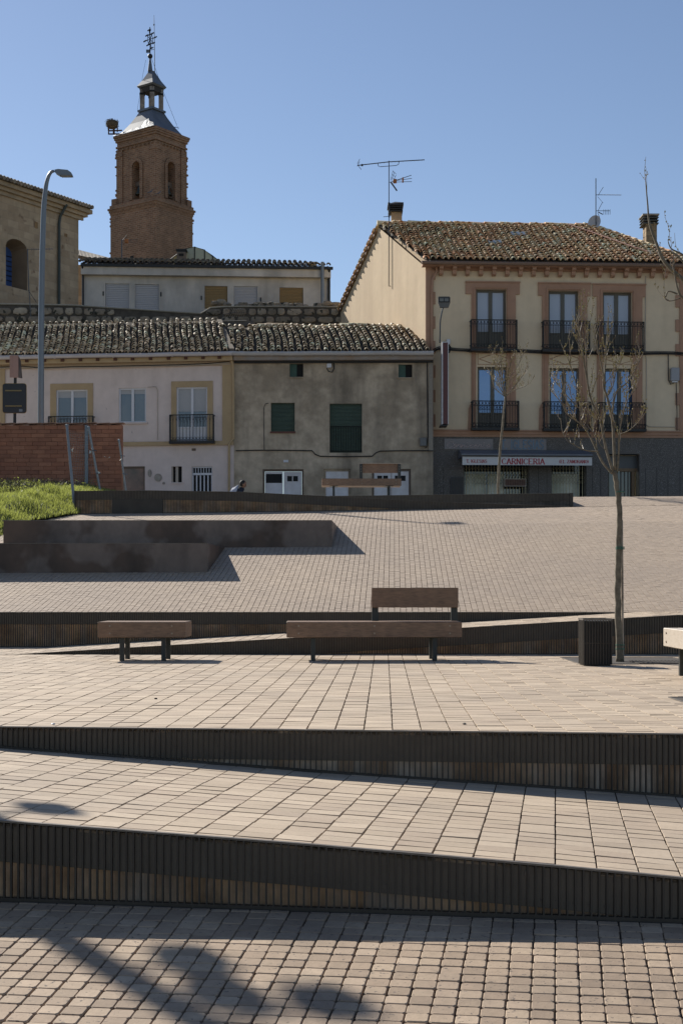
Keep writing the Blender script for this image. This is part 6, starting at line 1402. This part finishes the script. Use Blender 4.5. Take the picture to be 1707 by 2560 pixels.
t = thing('fence_mesh', 'torn remains of wire mesh hanging between the leaning posts', 'fence mesh', W3(210,1160,38)); mb = MB()
for i in range(22):
    y = 1075+i*6.5; mb.tube([W3(169+ (y-1063)*.09,y,35.5), W3(200,y+rg.uniform(0,4)+ (4 if i<8 else 0),38.2), W3(223+(y-1068)*.18,y+2,41)], .0022, 3, cap=False)
for i in range(12): x = 172+i*4.5; mb.tube([W3(x,1078+i*1,35.8+i*.45), W3(x+14,1215,35.8+i*.45)], .0022, 3, cap=False)
mb.build('wire', m_pole, t, recalc=False)
m_rag = mat('white_scrap', (.6,.58,.52), .7)
mb = MB()
for x, y, Y in ((182,1120,35),(180,1128,35),(226,1130,40.9),(232,1124,40.9),(265,1143,40),(275,1147,40),(247,1182,40.8),(303,1150,39.4)):
    c = Vector(W3(x,y,Y))+Vector((0,-.06,0)); s = .06; A = [c+Vector((rg.uniform(-s,s),rg.uniform(-s,s),rg.uniform(-s,s))) for _ in range(4)]; mb.f.append([mb.pt(tuple(p)) for p in A])
o = mb.build('plastic_scraps', m_rag, t, recalc=False)
# traffic sign seen from behind, with a box above it
YQ = 44.4
t = thing('traffic_sign', 'square sign with rounded corners seen from its dark back, above the brick wall', 'traffic sign', W3(37,1080,YQ))
mb = MB(); mb.tube([W3(37,1100,YQ), W3(39,940,YQ)], .05, 8); mb.build('pole', m_iron, t)
a = W3(7.5,1032,YQ-.1); b = W3(66,959,YQ-.1); rc = .08; pts = []
for cx_, cz_, a0 in ((b[0]-rc,b[2]-rc,0),(a[0]+rc,b[2]-rc,90),(a[0]+rc,a[2]+rc,180),(b[0]-rc,a[2]+rc,270)):
    for k in range(5): an = radians(a0+k*22.5); pts.append((cx_+rc*cos(an), cz_+rc*sin(an)))
mb = MB(); mb.prism(pts, 'y', YQ-.09, YQ-.075); mb.build('sign_plate', mat('sign_back', (.022,.024,.028), .5, var=.1), t)
mb = MB(); mb.prism([(x*1.0+(x-(a[0]+b[0])/2)*.03, z+(z-(a[2]+b[2])/2)*.03) for x, z in pts], 'y', YQ-.0745, YQ-.06); mb.build('sign_rim', mat('yellow_rim', (.25,.15,.03), .6), t)
for y in (977.5,1016): mb = MB(); p = W3(16,y+1.5,YQ); q = W3(57,y-1.5,YQ); mb.box(p[0],q[0],YQ-.11,YQ-.091,p[2],q[2]); mb.build('cross_rail', mat('brass_rail', (.22,.17,.07), .6), t)
p = W3(50,1030,YQ); mb = MB(); mb.box(p[0],p[0]+.11,YQ-.093,YQ-.0905,p[2],p[2]+.08); mb.build('sticker', m_pole, t)
t = thing('sign_box', 'pale pink three-sided sign box on top of the traffic sign pole', 'sign', W3(39,945,YQ))
a = W3(25.5,944,YQ-.1); b = W3(47,889,YQ-.1); mb = MB(); mb.box(a[0],b[0],YQ-.12,YQ-.1,a[2],b[2]); mb.build('front_panel', mat('pink_panel', (.42,.25,.2), .7, var=.08, streak=((.35,.19,.14),3,.2,.5)), t)
mb = MB(); c = W3(57,946,YQ+.3); d = W3(53,902,YQ+.3); mb.f.append([mb.pt(p) for p in ((b[0]+.003,YQ-.1,a[2]),(c[0],c[1],c[2]),(d[0],d[1],d[2]),(b[0]+.003,YQ-.1,b[2]))]); mb.f.append([mb.pt(p) for p in ((b[0]-.02,YQ-.09,a[2]),(c[0]-.02,c[1],c[2]),(d[0]-.02,d[1],d[2]),(b[0]-.02,YQ-.09,b[2]))][::-1]); mb.build('side_panel', m_block, t, recalc=False)
# ---- person on a stool with a white sack
YP = 46.5
px_ = lambda x: (x-CX)*YP/F
hz = (HY-1211)*YP/F                                  # head centre height
t = thing('person', 'person with dark hair in a navy jacket, sitting bent forward behind the top steel-bar wall', 'person', (px_(603), YP, 2.5))
X0 = px_(604)
sk = {'pelvis':((X0-.22,YP,2.5+.47),.15),'waist':((X0-.17,YP,2.5+.62),.145),'chest':((X0-.04,YP,hz-.36),.165),'neck0':((X0+.02,YP,hz-.17),.075),'neck':((X0+.05,YP,hz-.10),.06),
 'sl':((X0-.03,YP+.19,hz-.25),.075),'el':((X0+.08,YP+.26,hz-.50),.052),'wl':((X0+.27,YP+.16,hz-.62),.036),'sr':((X0-.03,YP-.19,hz-.25),.075),'er':((X0+.08,YP-.26,hz-.50),.052),'wr':((X0+.27,YP-.16,hz-.62),.036),
 'hl':((X0-.18,YP+.1,2.5+.47),.1),'kl':((X0+.22,YP+.15,2.5+.47),.075),'al':((X0+.18,YP+.15,2.5+.1),.045),'tl':((X0+.36,YP+.16,2.5+.05),.04),'hr':((X0-.18,YP-.1,2.5+.47),.1),'kr':((X0+.22,YP-.15,2.5+.47),.075),'ar':((X0+.18,YP-.15,2.5+.1),.045),'tr':((X0+.36,YP-.16,2.5+.05),.04)}
ed = [('pelvis','waist'),('waist','chest'),('chest','neck0'),('neck0','neck'),('chest','sl'),('sl','el'),('el','wl'),('chest','sr'),('sr','er'),('er','wr'),('pelvis','hl'),('hl','kl'),('kl','al'),('al','tl'),('pelvis','hr'),('hr','kr'),('kr','ar'),('ar','tr')]
names = list(sk); me = bpy.data.meshes.new('body'); o0 = ORG[t.name]
me.from_pydata([tuple(Vector(sk[k][0])-o0) for k in names], [(names.index(a), names.index(b)) for a, b in ed], [])
me.materials.append(mat('navy_jacket', (.012,.015,.028), .85, var=.15)); body = link('body', me, t)
md = body.modifiers.new('skin', 'SKIN'); me.skin_vertices.new() if not me.skin_vertices else None
for i, k in enumerate(names): me.skin_vertices[0].data[i].radius = (sk[k][1], sk[k][1])
me.skin_vertices[0].data[0].use_root = True
s_ = body.modifiers.new('sub', 'SUBSURF'); s_.levels = 2; s_.render_levels = 2
m_skin = mat('skin', (.22,.115,.075), .6, var=.05); m_hair = mat('dark_hair', (.008,.007,.007), .7, var=.1)
def blob(name, c, rx, ry, rz, m_, par, tilt=0., n=14, m=9, warp=None):
    mb = MB(); rows = []
    for j in range(m+1):
        th = pi*j/m; row = []
        for i in range(n):
            ph = 2*pi*i/n; p = Vector((sin(th)*cos(ph), sin(th)*sin(ph), -cos(th)))
            if warp: p = warp(p)
            x = p.x*rx; z = p.z*rz; row.append(mb.pt((c[0]+x*cos(tilt)+z*sin(tilt), c[1]+p.y*ry, c[2]-x*sin(tilt)+z*cos(tilt))))
        rows.append(row)
    for A, B in zip(rows, rows[1:]):
        for i in range(n): mb.f.append([A[i],A[(i+1)%n],B[(i+1)%n],B[i]])
    return mb.build(name, m_, par, smooth=True)
hc = (px_(608.5), YP, hz)
def facew(p):
    q = p.copy()
    if q.x > .5 and -.25 < q.z < .2: q.x += .22*max(0, 1-abs(p.y)*4)*(1-abs(q.z+.05)*3)      # nose
    if q.z < -.3: q.x = q.x*.85+.12; q.y *= .8
    if q.x > .3 and .05 < q.z < .3: q.x -= .06
    return q
hd = blob('head', hc, .095, .078, .125, m_skin, t, .35, 24, 16, facew)
blob('hair', (hc[0]-.022,hc[1],hc[2]+.035), .103, .088, .112, m_hair, t, .3)
for s in (-1,1):
    blob('ear', (hc[0]-.005,hc[1]+s*.08,hc[2]-.01), .018, .01, .03, m_skin, t, .2, 8, 5); blob('eye', (hc[0]+.082,hc[1]+s*.03,hc[2]+.0), .01, .012, .008, m_dark, t, 0, 8, 5)
mb = MB(); mb.box(hc[0]+.075,hc[0]+.1,hc[1]-.025,hc[1]+.025,hc[2]-.085,hc[2]-.075); mb.build('mouth', mat('lips', (.12,.04,.03), .6), t)
for s, k in ((1,'wl'),(-1,'wr')):
    w_ = Vector(sk[k][0]); mb = MB(); mb.bbox(w_.x+.02,w_.x+.1,w_.y-.04,w_.y+.04,w_.z-.03,w_.z+.005,.012)
    for f_ in range(4): mb.tube([tuple(w_+Vector((.095,-.03+f_*.02,-.012))), tuple(w_+Vector((.135,-.032+f_*.021,-.02))), tuple(w_+Vector((.155,-.032+f_*.021,-.045)))], .009, 6, .007)
    mb.tube([tuple(w_+Vector((.04,-s*.035,-.01))), tuple(w_+Vector((.08,-s*.062,-.02))), tuple(w_+Vector((.105,-s*.06,-.035)))], .011, 6, .008); mb.build('hand', m_skin, t)
blob('collar', (hc[0]-.05,hc[1],hc[2]-.145), .085, .09, .045, mat('navy_jacket', ()), t, .5)
t = thing('stool', 'low stool under the sitting person behind the steel-bar wall', 'stool', (X0-.2,YP,2.5)); mb = MB(); mb.bbox(X0-.42,X0+.0,YP-.2,YP+.2,2.5+.33,2.5+.365,.008); mb.build('seat', m_brn, t)
for a_ in (X0-.38,X0-.06):
    for b_ in (-.16,.14): mb = MB(); mb.box(a_,a_+.03,YP+b_,YP+b_+.03,2.5,2.5+.33); mb.build('leg', m_brn, t)
t = thing('white_sack', 'pale blue-white sack slumped behind the sitting person', 'sack', (px_(583),YP,2.5))
mb = MB(); q = [(573,1232),(575,1226),(582,1219),(590,1215.5),(597,1211),(596,1222),(592,1232)]
prof = [(px_(x), (HY-y)*YP/F) for x, y in q]; prof = [(prof[0][0]-.03,2.5)]+prof+[(prof[-1][0]+.0,2.5)]
for k in range(1): pass
rows = []
for s_, sc_ in ((-.28,.45),(-.2,.85),(0,1),(.2,.85),(.28,.45)):
    rows.append([mb.pt((px_(585)+(x-px_(585))*sc_, YP+.02+s_, 2.5+(z-2.5)*(.6+.4*sc_))) for x, z in prof])
for A, B in zip(rows, rows[1:]):
    for i in range(len(A)): j = (i+1) % len(A); mb.f.append([A[i],A[j],B[j],B[i]])
mb.f += [rows[0][::-1], rows[-1]]; mb.build('cloth', mat('pale_cloth', (.33,.36,.43), .8, var=.12, bscale=8), t, smooth=True)
# litter and small twigs on the terraces, as in the photograph
for i, (px, py, zz) in enumerate(((390,1747,ZT+.004),(1160,1810,ZT+.004),(134,1811,ZT+.004))):
    Y = -(zz)*F/(py-HY); c = ((px-CX)*Y/F, Y, zz); t = thing('litter_speck', ('dark pebble on the bench terrace, left of the middle','pale crumb near the front edge of the bench terrace, right of the middle','white crumb near the front edge of the bench terrace, far left')[i], 'pebble', c)
    mb = MB(); mb.lathe(c, [(.01,-.002),(.014,.004),(.006,.009)], 6); mb.build('body', (m_soil, m_conc, m_white)[i], t)
